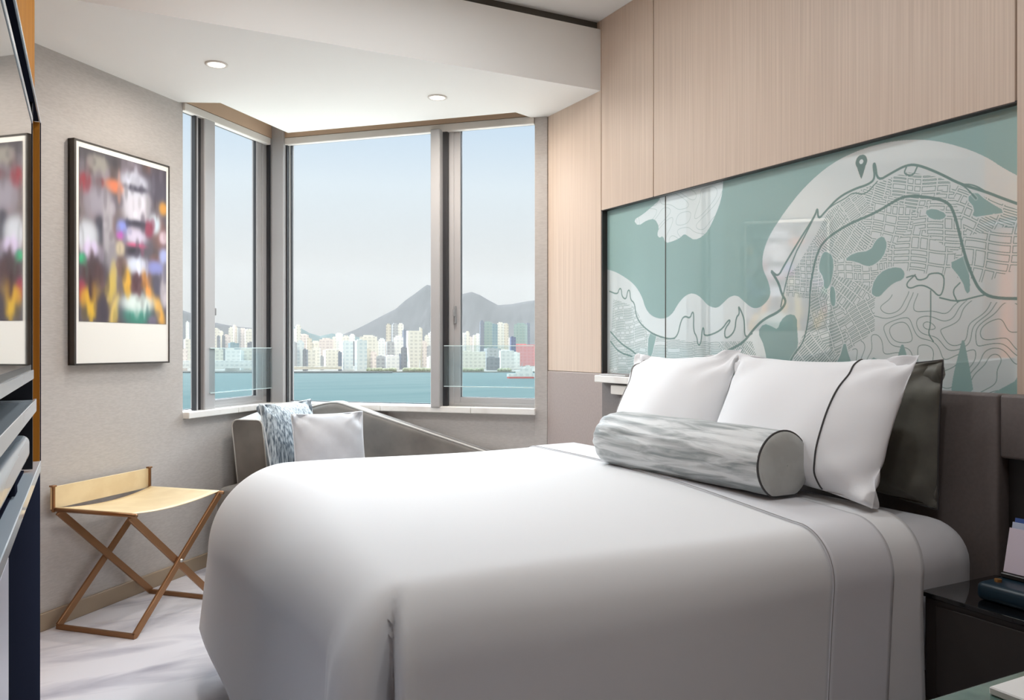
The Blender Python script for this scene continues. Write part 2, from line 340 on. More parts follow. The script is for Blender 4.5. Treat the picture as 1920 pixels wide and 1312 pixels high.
# ---------------------------------------------------------------- framed picture on the left wall
def soft(d, w_): return 1 / (1 + np.exp(-np.clip(d / (w_ * 1.25), -40, 40)))
def make_print():
    nu, nv = 150, 260
    U, V = np.meshgrid(np.linspace(0, 1, nu), np.linspace(0, 1, nv))      # V down
    img = np.ones((nv, nu, 3)) * np.array([92, 84, 92.])
    rng = np.random.RandomState(4)
    def blob(u, v, ru, rv, col, a=1., p=2.2, rot=0):
        c_, s_ = math.cos(rot), math.sin(rot)
        du = (U - u); dv = (V - v) * 1.7
        x = du * c_ + dv * s_; y = -du * s_ + dv * c_
        d = (np.abs(x / ru) ** p + np.abs(y / (rv * 1.7)) ** p) ** (1 / p)
        m = a * soft(1 - d, .13)
        img[:] = img * (1 - m[..., None]) + np.array(col, float) * m[..., None]
    for _ in range(70):
        c = [(70, 62, 74), (120, 104, 100), (150, 140, 150), (86, 70, 66), (60, 54, 66), (132, 92, 84)][rng.randint(6)]
        blob(rng.rand(), rng.rand(), .03 + .06 * rng.rand(), .03 + .10 * rng.rand(), c, .7)
    L = [(.15, .03, .30, .04, (70, 66, 72)), (.2, .07, .10, .05, (150, 146, 138)), (.8, .12, .2, .08, (84, 78, 90)),
         (.06, .2, .06, .06, (150, 50, 60)), (.22, .18, .04, .03, (110, 40, 48)), (.38, .18, .11, .04, (222, 124, 84)),
         (.20, .30, .16, .10, (160, 154, 166)), (.60, .12, .16, .05, (188, 190, 206)), (.62, .2, .14, .10, (206, 208, 220)),
         (.62, .30, .15, .09, (216, 212, 222)), (.62, .16, .13, .02, (60, 56, 70)), (.64, .38, .13, .02, (54, 50, 64)),
         (.52, .39, .05, .02, (64, 60, 76)), (.62, .46, .13, .05, (216, 206, 226)), (.62, .515, .11, .012, (214, 92, 132)),
         (.46, .42, .06, .045, (140, 150, 224)), (.44, .47, .05, .025, (190, 90, 180)), (.85, .36, .07, .06, (206, 220, 230)),
         (.96, .44, .05, .04, (214, 190, 200)), (.78, .40, .05, .05, (150, 60, 84)), (.96, .25, .05, .04, (214, 150, 60)),
         (.22, .46, .07, .08, (40, 38, 50)), (.08, .50, .12, .09, (216, 220, 228)), (.12, .58, .09, .04, (204, 190, 218)),
         (.03, .64, .04, .03, (60, 190, 130)), (.30, .45, .055, .20, (176, 170, 176)), (.36, .62, .05, .16, (150, 144, 150)),
         (.44, .55, .05, .05, (206, 190, 160)), (.60, .56, .08, .03, (44, 36, 48)), (.63, .64, .13, .055, (222, 228, 246)),
         (.86, .64, .10, .045, (142, 146, 206)), (.97, .56, .06, .05, (170, 176, 222)), (.45, .66, .05, .06, (110, 84, 80)),
         (.64, .76, .07, .07, (84, 44, 50)), (.14, .72, .11, .08, (74, 46, 48)), (.02, .82, .05, .06, (156, 50, 78)),
         (.12, .86, .11, .06, (226, 172, 40)), (.14, .93, .07, .05, (232, 184, 44)), (.12, .80, .02, .07, (60, 30, 30)),
         (.33, .80, .05, .12, (214, 184, 86), .18), (.38, .93, .05, .10, (232, 200, 104), .25), (.24, .92, .07, .10, (66, 54, 66)),
         (.52, .76, .045, .09, (240, 182, 52), -.05), (.76, .78, .045, .10, (240, 160, 70), -.25), (.90, .90, .05, .12, (240, 176, 70), -.3),
         (.88, .76, .05, .07, (86, 80, 96)), (.97, .80, .05, .09, (190, 180, 186)), (.48, .92, .07, .08, (86, 80, 90)),
         (.64, .95, .16, .06, (60, 140, 120)), (.64, .875, .19, .055, (232, 244, 238)), (.82, .98, .05, .03, (120, 110, 130))]
    for l in L: blob(*l[:5], rot=l[5] if len(l) > 5 else 0)
    for _ in range(160):
        u, v = rng.rand(), rng.rand(); c = img[int(v * (nv - 1)), int(u * (nu - 1))] * rng.uniform(.7, 1.25)
        blob(u + rng.uniform(-.03, .03), v + rng.uniform(-.03, .03), .012 + .02 * rng.rand(), .015 + .05 * rng.rand(), c, .55)
    for _ in range(2): img[2:-2] = (img[:-4] + img[1:-3] + img[2:-2] * 1.5 + img[3:-1] + img[4:]) / 5.5
    return U, V, np.clip(img, 0, 255)
def color_grid(name, fn_pos, U, V, img, rough, coat=0, coatr=.02, spec=.5, parent=None, silver=None):
    nv, nu = U.shape
    co = fn_pos(U, V).reshape(-1, 3)
    idx = np.arange(nu * nv).reshape(nv, nu)
    f = np.stack([idx[:-1, :-1], idx[:-1, 1:], idx[1:, 1:], idx[1:, :-1]], -1).reshape(-1, 4)
    me = bpy.data.meshes.new(name); me.vertices.add(len(co)); me.vertices.foreach_set('co', co.astype(np.float32).ravel())
    me.loops.add(f.size); me.loops.foreach_set('vertex_index', f.ravel().astype(np.int32))
    me.polygons.add(len(f)); me.polygons.foreach_set('loop_start', np.arange(0, f.size, 4, dtype=np.int32))
    me.update(calc_edges=True)
    at = me.color_attributes.new('print', 'FLOAT_COLOR', 'POINT')
    c = img.reshape(-1, 3) / 255; c = np.where(c <= .04045, c / 12.92, ((c + .055) / 1.055) ** 2.4)
    at.data.foreach_set('color', np.concatenate([c, (np.ones((len(c), 1)) if silver is None else silver.reshape(-1, 1))], 1).astype(np.float32).ravel())
    m = mat(name + '_print', (255, 255, 255), rough, coat=coat, spec=spec)
    m.node_tree.nodes['Principled BSDF'].inputs['Coat Roughness'].default_value = coatr
    m.node_tree.nodes['Principled BSDF'].inputs['Coat IOR'].default_value = 2.6 if coat else 1.5
    a = m.node_tree.nodes.new('ShaderNodeAttribute'); a.attribute_name = 'print'
    m.node_tree.links.new(a.outputs['Color'], m.node_tree.nodes['Principled BSDF'].inputs['Base Color'])
    if silver is not None:      # silvered film under the pale areas
        nn = m.node_tree; mm = nn.nodes.new('ShaderNodeMath'); mm.operation = 'MULTIPLY'; mm.inputs[1].default_value = .10
        nn.links.new(a.outputs['Alpha'], mm.inputs[0]); nn.links.new(mm.outputs[0], nn.nodes['Principled BSDF'].inputs['Metallic'])
        cw = nn.nodes.new('ShaderNodeMath'); cw.operation = 'MULTIPLY_ADD'; cw.inputs[1].default_value = .75; cw.inputs[2].default_value = .25
        nn.links.new(a.outputs['Alpha'], cw.inputs[0]); nn.links.new(cw.outputs[0], nn.nodes['Principled BSDF'].inputs['Coat Weight'])
    me.materials.append(m)
    o = bpy.data.objects.new(name, me); COL.objects.link(o)
    if parent: o.parent = parent
    return o
AU0, AU1, AZ0, AZ1 = -1.475, -.905, 1.068, 2.018        # picture on the left wall (local x)
e = empty('framed_picture', tuple(ML @ Vector(((AU0 + AU1) / 2, 0, AZ0)))); loc = e.location
tag(e, 'tall framed print of blurred street colours on the grey wall', 'picture')
f = MB(); t_ = .012
f.box(AU0, AU0 + t_, -.035, -.002, AZ0, AZ1, .001, 1, ML); f.box(AU1 - t_ * .6, AU1, -.035, -.002, AZ0, AZ1, .001, 1, ML)
f.box(AU0, AU1, -.035, -.002, AZ0, AZ0 + t_ * .6, .001, 1, ML); f.box(AU0, AU1, -.035, -.002, AZ1 - t_ * .6, AZ1, .001, 1, ML)
f.box(AU0, AU1, -.012, -.002, AZ0, AZ1, 0, 1, ML)
shift(f.build('frame', mat('dark_frame', (62, 56, 50), .4), e), loc)
f = MB(); f.box(AU0 + .01, AU1 - .006, -.031, -.013, AZ0 + .006, AZ1 - .006, 0, 1, ML); shift(f.build('mat_board', mat('mat_board', (244, 240, 232), .6), e), loc)
U_, V_, im_ = make_print()
def pos_(U, V):
    u = AU0 + .028 + U * (AU1 - AU0 - .05); z = AZ1 - .030 - V * (.735)
    p = np.zeros(U.shape + (3,)); y = -.0325
    ex, ey, o = ML.col[0], ML.col[1], ML.col[3]
    for k in range(3): p[..., k] = o[k] + ex[k] * u + ey[k] * y
    p[..., 2] = z; return p
shift(color_grid('street_print', pos_, U_, V_, im_, .5, parent=e), loc)
# ---------------------------------------------------------------- glass map of the city behind the bed
XG = XW + .028
def px2yz(px, py):
    a = (px - CX) / FPX; rx, ry = SN + a * CS, CS - a * SN; d = XG / rx
    return ry * d, EYE - (py - HY) / FPX * d
def make_map():
    ST = .0013
    ya, yb, za, zb = MY0 - .005, MY1, MZ0 - .01, MZ1 + .01
    ny, nz = int((yb - ya) / ST), int((zb - za) / ST)
    Y, Z = np.meshgrid(np.linspace(ya, yb, ny), np.linspace(za, zb, nz))
    sy, sz = (yb - ya) / (ny - 1), (zb - za) / (nz - 1)
    P2 = lambda L: [px2yz(*p) for p in L]
    def inside(poly):
        m = np.zeros(Y.shape, bool); n = len(poly)
        for i in range(n):
            y1, z1 = poly[i]; y2, z2 = poly[(i + 1) % n]
            if z1 == z2: continue
            c = ((z1 > Z) != (z2 > Z)) & (Y < (y2 - y1) * (Z - z1) / (z2 - z1) + y1); m ^= c
        return m
    def smooth(L, k=2, closed=True):
        for _ in range(k):
            o = []; n = len(L); rng = range(n if closed else n - 1)
            if not closed: o.append(L[0])
            for i in rng:
                a, c = L[i], L[(i + 1) % n]
                o += [(a[0] * .75 + c[0] * .25, a[1] * .75 + c[1] * .25), (a[0] * .25 + c[0] * .75, a[1] * .25 + c[1] * .75)]
            if not closed: o.append(L[-1])
            L = o
        return L
    dline = np.full(Y.shape, 9.)
    def line(L, wd):
        pts = P2(smooth(L, 2, False))
        for (y1, z1), (y2, z2) in zip(pts[:-1], pts[1:]):
            pad = wd + .004
            i0 = max(0, int((min(y1, y2) - pad - ya) / sy)); i1 = min(ny, int((max(y1, y2) + pad - ya) / sy) + 2)
            j0 = max(0, int((min(z1, z2) - pad - za) / sz)); j1 = min(nz, int((max(z1, z2) + pad - za) / sz) + 2)
            if i0 >= i1 or j0 >= j1: continue
            yy, zz = Y[j0:j1, i0:i1], Z[j0:j1, i0:i1]; dy, dz = y2 - y1, z2 - z1; l2 = dy * dy + dz * dz + 1e-12
            t = np.clip(((yy - y1) * dy + (zz - z1) * dz) / l2, 0, 1)
            d = np.hypot(yy - y1 - t * dy, zz - z1 - t * dz) - wd
            dline[j0:j1, i0:i1] = np.minimum(dline[j0:j1, i0:i1], d)
    land = inside(P2(smooth([(1100, 800), (1100, 500), (1143, 505), (1165, 515), (1190, 533), (1204, 556), (1210, 578), (1222, 593), (1243, 599), (1260, 590),
        (1272, 568), (1286, 553), (1300, 549), (1314, 557), (1328, 574), (1345, 578), (1356, 568), (1368, 556), (1382, 553), (1396, 566), (1410, 578), (1424, 577),
        (1438, 566), (1446, 550), (1440, 525), (1430, 505), (1429, 480), (1440, 445), (1470, 398), (1510, 348), (1560, 305), (1620, 277), (1680, 263), (1740, 261), (1800, 274), (1850, 294), (1885, 318), (1940, 345), (1960, 800)], 2)))
    land2 = inside(P2(smooth([(1188, 412), (1204, 403), (1222, 388), (1240, 372), (1240, 330), (1358, 300), (1356, 345), (1352, 375), (1342, 402), (1328, 432), (1316, 444), (1302, 450), (1292, 444), (1283, 438), (1275, 446),
        (1262, 452), (1248, 456), (1243, 442), (1236, 446), (1232, 440), (1236, 425), (1228, 410), (1214, 412), (1196, 424)], 1)))
    parks = [[(1420, 622), (1432, 606), (1448, 612), (1458, 618), (1464, 600), (1478, 588), (1494, 592), (1495, 620), (1497, 650), (1488, 668), (1476, 700), (1440, 700), (1434, 650)],
        [(1534, 505), (1540, 478), (1548, 470), (1562, 480), (1563, 508), (1555, 540), (1545, 542), (1544, 520)], [(1557, 535), (1566, 540), (1567, 572), (1560, 575), (1556, 560)],
        [(1582, 488), (1600, 474), (1632, 470), (1642, 450), (1656, 441), (1664, 458), (1656, 482), (1640, 496), (1626, 500), (1604, 490)],
        [(1633, 548), (1640, 522), (1660, 504), (1686, 500), (1697, 510), (1694, 524), (1676, 530), (1662, 542), (1650, 556), (1640, 556)],
        [(1733, 396), (1750, 390), (1776, 401), (1768, 412), (1745, 411)], [(1812, 372), (1828, 358), (1850, 376), (1888, 398), (1856, 402), (1822, 408), (1828, 390)],
        [(1778, 494), (1800, 484), (1812, 476), (1816, 500), (1820, 545), (1812, 552), (1804, 525)],
        [(1584, 636), (1592, 670), (1608, 706), (1552, 706), (1574, 672)], [(1692, 640), (1700, 664), (1708, 700), (1676, 700), (1684, 664)],
        [(1806, 628), (1814, 668), (1820, 700), (1826, 740), (1782, 740), (1788, 700), (1796, 668)], [(1634, 668), (1650, 676), (1648, 690), (1630, 690)],
        [(1216, 622), (1232, 626), (1228, 640), (1222, 668), (1214, 672)]]
    pk = np.zeros(Y.shape, bool)
    for p in parks: pk |= inside(P2(smooth(p, 1)))
    spread_pk = pk.copy()
    for _ in range(3):
        s2 = spread_pk.copy(); s2[1:] |= spread_pk[:-1]; s2[:-1] |= spread_pk[1:]; s2[:, 1:] |= spread_pk[:, :-1]; s2[:, :-1] |= spread_pk[:, 1:]; spread_pk = s2
    roads = [([(1447, 508), (1459, 519), (1470, 498), (1500, 448), (1528, 405), (1533, 388), (1534, 412), (1548, 396), (1572, 370), (1602, 354), (1628, 346), (1641, 335), (1637, 308), (1641, 306), (1645, 340), (1672, 324), (1700, 309), (1722, 309), (1762, 325), (1800, 345), (1850, 360), (1880, 372), (1925, 388)], .0038),
        ([(1519, 545), (1522, 520), (1530, 480), (1545, 450), (1590, 420), (1640, 400), (1680, 375), (1700, 367), (1740, 369), (1778, 378), (1790, 402), (1800, 442), (1810, 482), (1824, 520), (1838, 546), (1862, 559), (1925, 560)], .0042),
        ([(1447, 510), (1460, 530), (1466, 552), (1475, 566), (1462, 584), (1432, 598), (1412, 618), (1396, 640), (1376, 652), (1350, 664)], .005),
        ([(1519, 545), (1517, 590), (1508, 640), (1488, 665), (1470, 700)], .003), ([(1494, 470), (1480, 505), (1470, 545), (1464, 575)], .0028), ([(1530, 400), (1510, 440), (1494, 470)], .003),
        ([(1645, 340), (1622, 366), (1600, 360), (1585, 372), (1560, 385), (1545, 400)], .002), ([(1700, 312), (1694, 326), (1712, 330), (1720, 312)], .0025), ([(1850, 360), (1826, 346), (1800, 345)], .002), ([(1830, 372), (1812, 352), (1800, 345)], .002),
        ([(1143, 546), (1158, 552), (1161, 541), (1165, 541), (1166, 556), (1174, 562), (1177, 544), (1181, 544), (1182, 562), (1190, 568), (1192, 590), (1200, 606), (1218, 622), (1234, 630), (1256, 636), (1270, 632), (1277, 600), (1284, 592), (1294, 597), (1298, 584), (1301, 588), (1300, 620), (1307, 632), (1308, 646), (1314, 646), (1317, 614), (1320, 616), (1320, 632), (1352, 620), (1366, 599), (1370, 602), (1358, 618), (1360, 637), (1378, 622), (1380, 595), (1387, 588), (1384, 572), (1392, 588), (1396, 602), (1396, 634), (1410, 625)], .0034),
        ([(1145, 622), (1165, 645), (1190, 660), (1200, 676)], .004), ([(1145, 640), (1160, 660), (1185, 668)], .004),
        ([(1700, 520), (1716, 515), (1720, 526), (1738, 522), (1742, 512), (1770, 512), (1770, 540), (1762, 558), (1745, 540), (1725, 533), (1705, 542), (1698, 532), (1716, 515)], .0022),
        ([(1762, 558), (1795, 566), (1830, 556), (1850, 552)], .0022), ([(1745, 545), (1745, 610), (1740, 625), (1750, 640)], .002), ([(1795, 566), (1785, 545), (1800, 530)], .002)]
    for L, wd in roads: line(L, wd)
    # small streets: blocks outlined inside districts, each district with its own grid direction
    seeds = [(1740, 470, -.16, .040, .026), (1850, 470, -.20, .046, .034), (1660, 400, -.22, .030, .020), (1560, 410, -.85, .028, .010), (1600, 380, .55, .030, .009), (1500, 510, -.05, .018, .016),
             (1590, 450, -.70, .026, .010), (1590, 540, .9, .022, .014), (1620, 600, .5, .026, .016), (1550, 610, .35, .030, .014), (1520, 660, .7, .03, .011), (1600, 510, -.05, .022, .018), (1840, 400, -.5, .034, .018),
             (1640, 350, -.35, .028, .010), (1700, 345, -.2, .034, .014), (1770, 430, -.1, .038, .024), (1250, 650, 0, .10, .018), (1170, 600, .1, .05, .016), (1400, 660, .9, .02, .011), (1460, 690, .5, .018, .010), (1300, 655, 0, .07, .020)]
    best = np.full(Y.shape, 9.); blk = np.full(Y.shape, 9.)
    jig = .02 * np.sin(Y * 37 + Z * 13) + .015 * np.sin(Z * 51 - Y * 9)
    hcell = lambda i, j, s: np.abs(np.sin(i * 127.1 + j * 311.7 + s * 17.3) * 43758.5453) % 1
    for si, (sx_, sy_, th, a_, b_) in enumerate(seeds):
        cy, cz = px2yz(sx_, sy_); d = np.hypot((Y - cy), (Z - cz) * 1.1) + jig
        a_, b_ = a_ * 1.45, b_ * 1.45
        c_, s_ = math.cos(th), math.sin(th)
        yy = -(Y - cy); zz = Z - cz
        u = yy * c_ + zz * s_ + .003 * np.sin(zz * 40); v = -yy * s_ + zz * c_ + .003 * np.sin(yy * 35)
        ci = np.floor(u / a_); cj = np.floor(v / b_); h = hcell(ci, cj, si)
        # some blocks split in two lengthwise
        bb = np.where(h > .45, b_ / 2, b_); aa = np.where((h > .25) & (h < .45), a_ / 2, a_)
        fu = np.abs((u / aa) % 1 - .5) * aa; fv = np.abs((v / bb) % 1 - .5) * bb
        dd = np.abs(np.maximum(fu - aa / 2, fv - bb / 2) + .0034)
        k = d < best; best = np.where(k, d, best); blk = np.where(k, dd, blk)
    # districts where streets are drawn
    city = inside(P2([(1494, 500), (1530, 440), (1552, 398), (1600, 362), (1640, 345), (1700, 322), (1760, 332), (1830, 362), (1925, 400), (1925, 500), (1905, 505), (1845, 530), (1790, 520), (1700, 508), (1640, 560), (1640, 620), (1600, 650), (1560, 690), (1500, 740), (1470, 700), (1515, 610), (1519, 560), (1475, 555), (1472, 520)]))
    city |= inside(P2([(1150, 560), (1190, 575), (1215, 625), (1290, 640), (1330, 640), (1410, 640), (1440, 740), (1140, 740)]))
    city &= ~spread_pk
    # hill contour lines, lower right
    f = (np.sin(Y * 21 + 1.3 * np.sin(Z * 25)) + np.sin(Z * 29 + 1.7 * np.sin(Y * 17 + 1)) + .6 * np.sin(Y * 47 + Z * 31) + .4 * np.sin(Z * 66 - Y * 24))
    gy, gz = np.gradient(f, sz, sy); gr = np.hypot(gy, gz) + 1e-3
    cont = np.minimum(np.abs(f - .55), np.minimum(np.abs(f + .5), np.minimum(np.abs(f - 1.5), np.abs(f + 1.5)))) / gr
    hills = inside(P2([(1640, 560), (1700, 545), (1770, 560), (1925, 570), (1925, 760), (1560, 760), (1600, 650), (1640, 620)])) & ~pk
    # island lines
    f2 = np.sin(Y * 30 + 2 * np.sin(Z * 30)) + np.sin(Z * 44 + 1.5 * np.sin(Y * 20)); g1, g2 = np.gradient(f2, sz, sy)
    cont2 = np.minimum(np.abs(f2 - .4), np.abs(f2 + .6)) / (np.hypot(g1, g2) + 1e-3)
    teal = np.array([156, 190, 187.]); pale = np.array([238, 249, 250.]); ln = np.array([126, 156, 152.])
    img = np.ones(Y.shape + (3,)) * teal
    def mix(m, col):
        m = np.clip(m, 0, 1)[..., None]; img[:] = img * (1 - m) + np.array(col) * m
    allland = land | land2
    img[allland] = pale
    aa = ST * .8
    cov = lambda d, wd: np.clip((wd - d) / aa + .5, 0, 1)
    mix(np.where(land & city, cov(blk, .0010), 0), ln)
    mix(np.where(land & city, cov(np.abs(blk - .0024), .0006), 0) * .5, (240, 246, 245))
    mix(np.where(land & hills, cov(cont, .0011), 0), ln)
    mix(np.where(land2, cov(cont2, .001), 0) * .5, ln)
    mix(pk.astype(float), teal)
    mix(np.where(allland | (dline < 0), cov(dline, 0), 0), ln)
    mix(np.where(allland, cov(np.abs(dline - .0028), .0008), 0) * .6, (240, 246, 245))
    # location pin
    pc = px2yz(1615, 303); r = np.hypot(Y - pc[0], Z - pc[1]); rr = .022
    tz = (pc[1] - Z) / .055; taper = (np.abs(Y - pc[0]) < rr * .98 * (1 - np.clip(tz, 0, 1)) ** .85) & (Z < pc[1]) & (tz < 1)
    halo = (r < rr + .004) | ((np.abs(Y - pc[0]) < (rr + .004) * (1 - np.clip(tz - .08, 0, 1)) ** .85) & (Z < pc[1]) & (tz < 1.08))
    mix((halo & land).astype(float) * .7, (240, 246, 245)); mix(((r < rr) | taper).astype(float), ln * .93); mix((r < .0075).astype(float), pale)
    sil = np.clip((img[..., 0] - teal[0]) / (pale[0] - teal[0]), 0, 1)
    return Y, Z, img, sil
Ym, Zm, imm, silm = make_map()
e = empty('glass_wall_map', (XG, 2.25, MZ0)); tag(e, 'large teal glass map panel with white land and street lines behind the bed', 'wall art')
def pos_m(U, V):
    p = np.zeros(U.shape + (3,)); p[..., 0] = XG; p[..., 1] = U; p[..., 2] = V; return p
shift(color_grid('map_sheet', pos_m, Ym, Zm, imm, .4, coat=.8, coatr=.01, parent=e, silver=silm), e.location)
b = MB(); b.box(XG + .001, XG + .012, MY0 - .005, MY1, MZ0 - .01, MZ1 + .01); shift(b.build('backing_glass', dark_lac, e), e.location)
b = MB(); b.box(XG - .0012, XG - .0002, 2.782, 2.787, MZ0, MZ1); shift(b.build('panel_joint', dark_slot, e), e.location)
b = MB(); b.box(XG - .004, XG - .0002, MY0 - .004, MY0 + .003, MZ0, MZ1); shift(b.build('polished_edge', edge_m, e), e.location)
b = MB(); b.box(XW + .001, XG, MY1 - .012, MY1 - .004, MZ0 - .01, MZ1); b.box(XW + .001, XG, MY0, MY1, MZ1 - .003, MZ1 + .003)
struct(b.build('trim_16', dark_lac), 'dark reveal around the glass map')
# ---------------------------------------------------------------- headboard
XH = 2.09
e = empty('headboard', (XH + .03, 2.2, 0)); tag(e, 'low leather headboard in taupe panels fixed below the glass map', 'headboard'); loc = e.location
for (a, c, z0, m) in ((1.292, 2.05, .0, leather), (2.054, 3.128, .0, leather), (-.4, 1.288, .86, leather)):
    b = MB(); b.box(XH, XW - .002, a, c, z0, 1.024, .008, 3); shift(b.build('panel', m, e, True, angle=40), loc)
b = MB(); b.box(XH + .04, XW - .002, -.4, 1.288, .0, .858); shift(b.build('niche_back', dark_lac, e), loc)
# small shelf and socket on the far side of the bed
e = empty('bedside_shelf', (2.03, 3.02, .97)); tag(e, 'small white ledge at the far end of the headboard, left of the pillows', 'shelf'); loc = e.location
b = MB(); b.box(2.05, XH - .001, 2.80, 3.126, .985, 1.016, .003, 2); shift(b.build('ledge', marble_w, e), loc)
b = MB(); b.box(XH - .024, XH - .001, 2.84, 3.02, .935, .975, .004, 2); shift(b.build('bracket', trim_w, e), loc)
b = MB(); b.box(XH - .03, XH - .004, 2.90, 3.10, 1.0165, 1.022, .001, 1); shift(b.build('metal_strip', alu, e), loc)
# ---------------------------------------------------------------- bed
def superbox(x0, x1, y0, y1, z0, z1, r, seg=6):
    b = MB(); b.box(x0, x1, y0, y1, z0, z1, r, seg); return b
e = empty('bed', (1.25, 2.2, 0)); tag(e, 'large bed made up with white linen against the leather headboard', 'bed'); loc = e.location
shift(superbox(.50, XH - .003, 1.36, 3.02, .04, .30, .01, 2).build('base', leather, e), loc)
shift(superbox(.47, XH - .004, 1.315, 3.04, .302, .695, .11, 8).build('mattress', linen2, e, True), loc)
def sm(t): t = min(1, max(0, t)); return t * t * (3 - 2 * t)
ZT = .722; XF0 = .375; R0 = .13
def sm(t): t = min(1, max(0, t)); return t * t * (3 - 2 * t)
def drape_pt(s, t, xa, ya, yb, r, off=0, flare=.03, crease=True, zt=ZT, hang=.52):
    kk = sm((t - ya) / (yb - ya)); mult = 1.05 + 1.1 * kk; xa = XF0 + R0 * mult
    ex = max(0., xa - s); ey = max(0., ya - t, t - yb); near = t < ya
    sy = -1 if near else 1
    cx, cy = max(s, xa), min(max(t, ya), yb)
    # gentle crown and softness
    bulge = .018 * math.sin(math.pi * min(1, max(0, (cy - ya) / (yb - ya)))) + .004 * math.sin(cx * 5.1 + 1) * math.sin(cy * 3.7)
    if ex == 0 and ey == 0: return Vector((cx, cy, zt + bulge + off))
    L = (ex ** 5 + ey ** 5) ** (1 / 5)
    th = math.atan2(ey, ex)           # 0 = foot direction, pi/2 = side
    r = r * (1.0 + (mult - 1) * math.cos(th) ** 2 * (1 if ex > 0 else 0))
    a = L / r
    if a < math.pi / 2: ho, dr = r * math.sin(a), r * (1 - math.cos(a)); k = 0
    else: k = L - r * math.pi / 2; ho, dr = r + (flare + .08 * kk * (math.cos(th) if ex > 0 else 0)) * k, r + k * .995
    wv = 0
    if ex > 0 and ey > 0:
        if near and crease:
            wv = .055 * math.exp(-((th - .62) / .30) ** 2) - .085 * math.exp(-((th - 1.02) / .10) ** 2) + .03 * math.exp(-((th - 1.22) / .12) ** 2)
        else: wv = .03 * math.exp(-((th - .80) / .30) ** 2) - .02 * math.exp(-((th - 1.2) / .16) ** 2)
        wv *= sm(L / .30)
    elif ex > 0: wv = .006 * math.sin(cy * 7.3) * sm(L / .3)
    else: wv = .007 * math.sin(cx * 6.1 + 2) * sm(L / .3)
    ho += wv + off
    return Vector((cx - math.cos(th) * ho, cy + sy * math.sin(th) * ho, zt + bulge * max(0, 1 - L / .25) - dr + off))
def sheet(name, s0, s1fn, xa, ya, yb, r, hang_foot, hang_side, off, m, parent, nx, thick=.012, crease=True, flare=.03, s0fn=None):
    b = MB(); P = []
    ty = yb - ya + 2 * hang_side; nt_ = 190
    for j in range(nt_ + 1):
        t = ya - hang_side + ty * j / nt_
        s1 = s1fn(t); sa = s0fn(t) if s0fn else s0
        P.append([drape_pt(sa + (s1 - sa) * i / nx, t, xa, ya, yb, r, off, flare, crease) for i in range(nx + 1)])
    b.grid(P); o = b.build(name, m, parent, True)
    sd_ = o.modifiers.new('thickness', 'SOLIDIFY'); sd_.thickness = thick; sd_.offset = -1
    return o
r_ = .13; xa, ya, yb = XF0 + r_ * 1.4, 1.285 + r_, 3.09 - r_
def seam_x(t):      # turn-back line across the bed, slightly skewed
    k = (t - ya) / (yb - ya)
    return 1.50 + .16 * min(1, max(-.35, k)) ** 1 if k >= 0 else 1.50 + .16 * max(-.35, k)
e = empty('duvet', (1.0, 2.2, .3)); tag(e, 'smooth white duvet draped over the bed with a folded corner crease', 'duvet'); loc = e.location
o = sheet('cover', 0, seam_x, xa, ya, yb, r_, .6, .58, .006, linen, e, 110, s0fn=lambda t: XF0 + R0 * (1.05 + 1.1 * sm((t - ya) / (yb - ya))) - .66 - .04 * sm((t - ya) / (yb - ya))); shift(o, loc)
o = sheet('turned_down_edge', 0, lambda t: seam_x(t) + .19, xa, ya, yb, r_, .6, .60, .011, linen2, e, 16, .014, s0fn=lambda t: seam_x(t) - .004); shift(o, loc)
o = sheet('inner_layer', 0, lambda t: 1.80 - .03 * sm((ya - t) / .3), xa, ya, yb, r_, .6, .585, .0065, linen, e, 14, .004, s0fn=lambda t: seam_x(t) + .10); shift(o, loc)
b = MB(); pts = []
for j in range(161):
    t = ya - .60 + (yb - ya + 1.2) * j / 160; pts.append(drape_pt(seam_x(t) - .006, t, xa, ya, yb, r_, .0125))
b.tube(pts, .0009, 6); shift(b.build('seam_piping', piping_g, e, True), loc)
# ---------------------------------------------------------------- pillows
def pillow_fn(wd, ht, th, pinch=.07, p=.66, seed=0, wr=.004, sag=.0):
    rnd = random.Random(seed); ph = [rnd.uniform(0, 6) for _ in range(6)]
    def f(u, v, side):
        e_ = max(0, (1 - abs(u) ** 2.4)) ** p * max(0, (1 - abs(v) ** 2.4)) ** p
        px_, py_ = pinch if isinstance(pinch, tuple) else (pinch, pinch)
        x = wd / 2 * u * (1 - px_ * (1 - v * v) * abs(u) ** 3); y = ht / 2 * v * (1 - py_ * (1 - u * u) * abs(v) ** 3)
        corner = (abs(u) * abs(v)) ** 2
        wrk = wr * (math.sin((u + v) * 9 + ph[0]) + math.sin((u - v) * 11 + ph[1])) * corner * 2.5 + wr * .8 * math.sin(u * 7 + ph[2] + 2 * v) * math.sin(v * 4 + ph[3]) * e_
        rad_ = sum(.5 * math.exp(-(((u - cu) ** 2 + (v - cv_) ** 2) / .28)) * math.sin(14 * math.atan2(v - cv_ * 1.02, u - cu * 1.02) + ph[4] + cu) for cu in (-1, 1) for cv_ in (-1, 1))
        wrk += wr * 1.1 * rad_ * min(1, e_ * 4)
        z = side * (th / 2 * e_ * (1 - sag * v) + wrk * (1 if e_ > .02 else 0))
        return Vector((x, y, z))
    return f
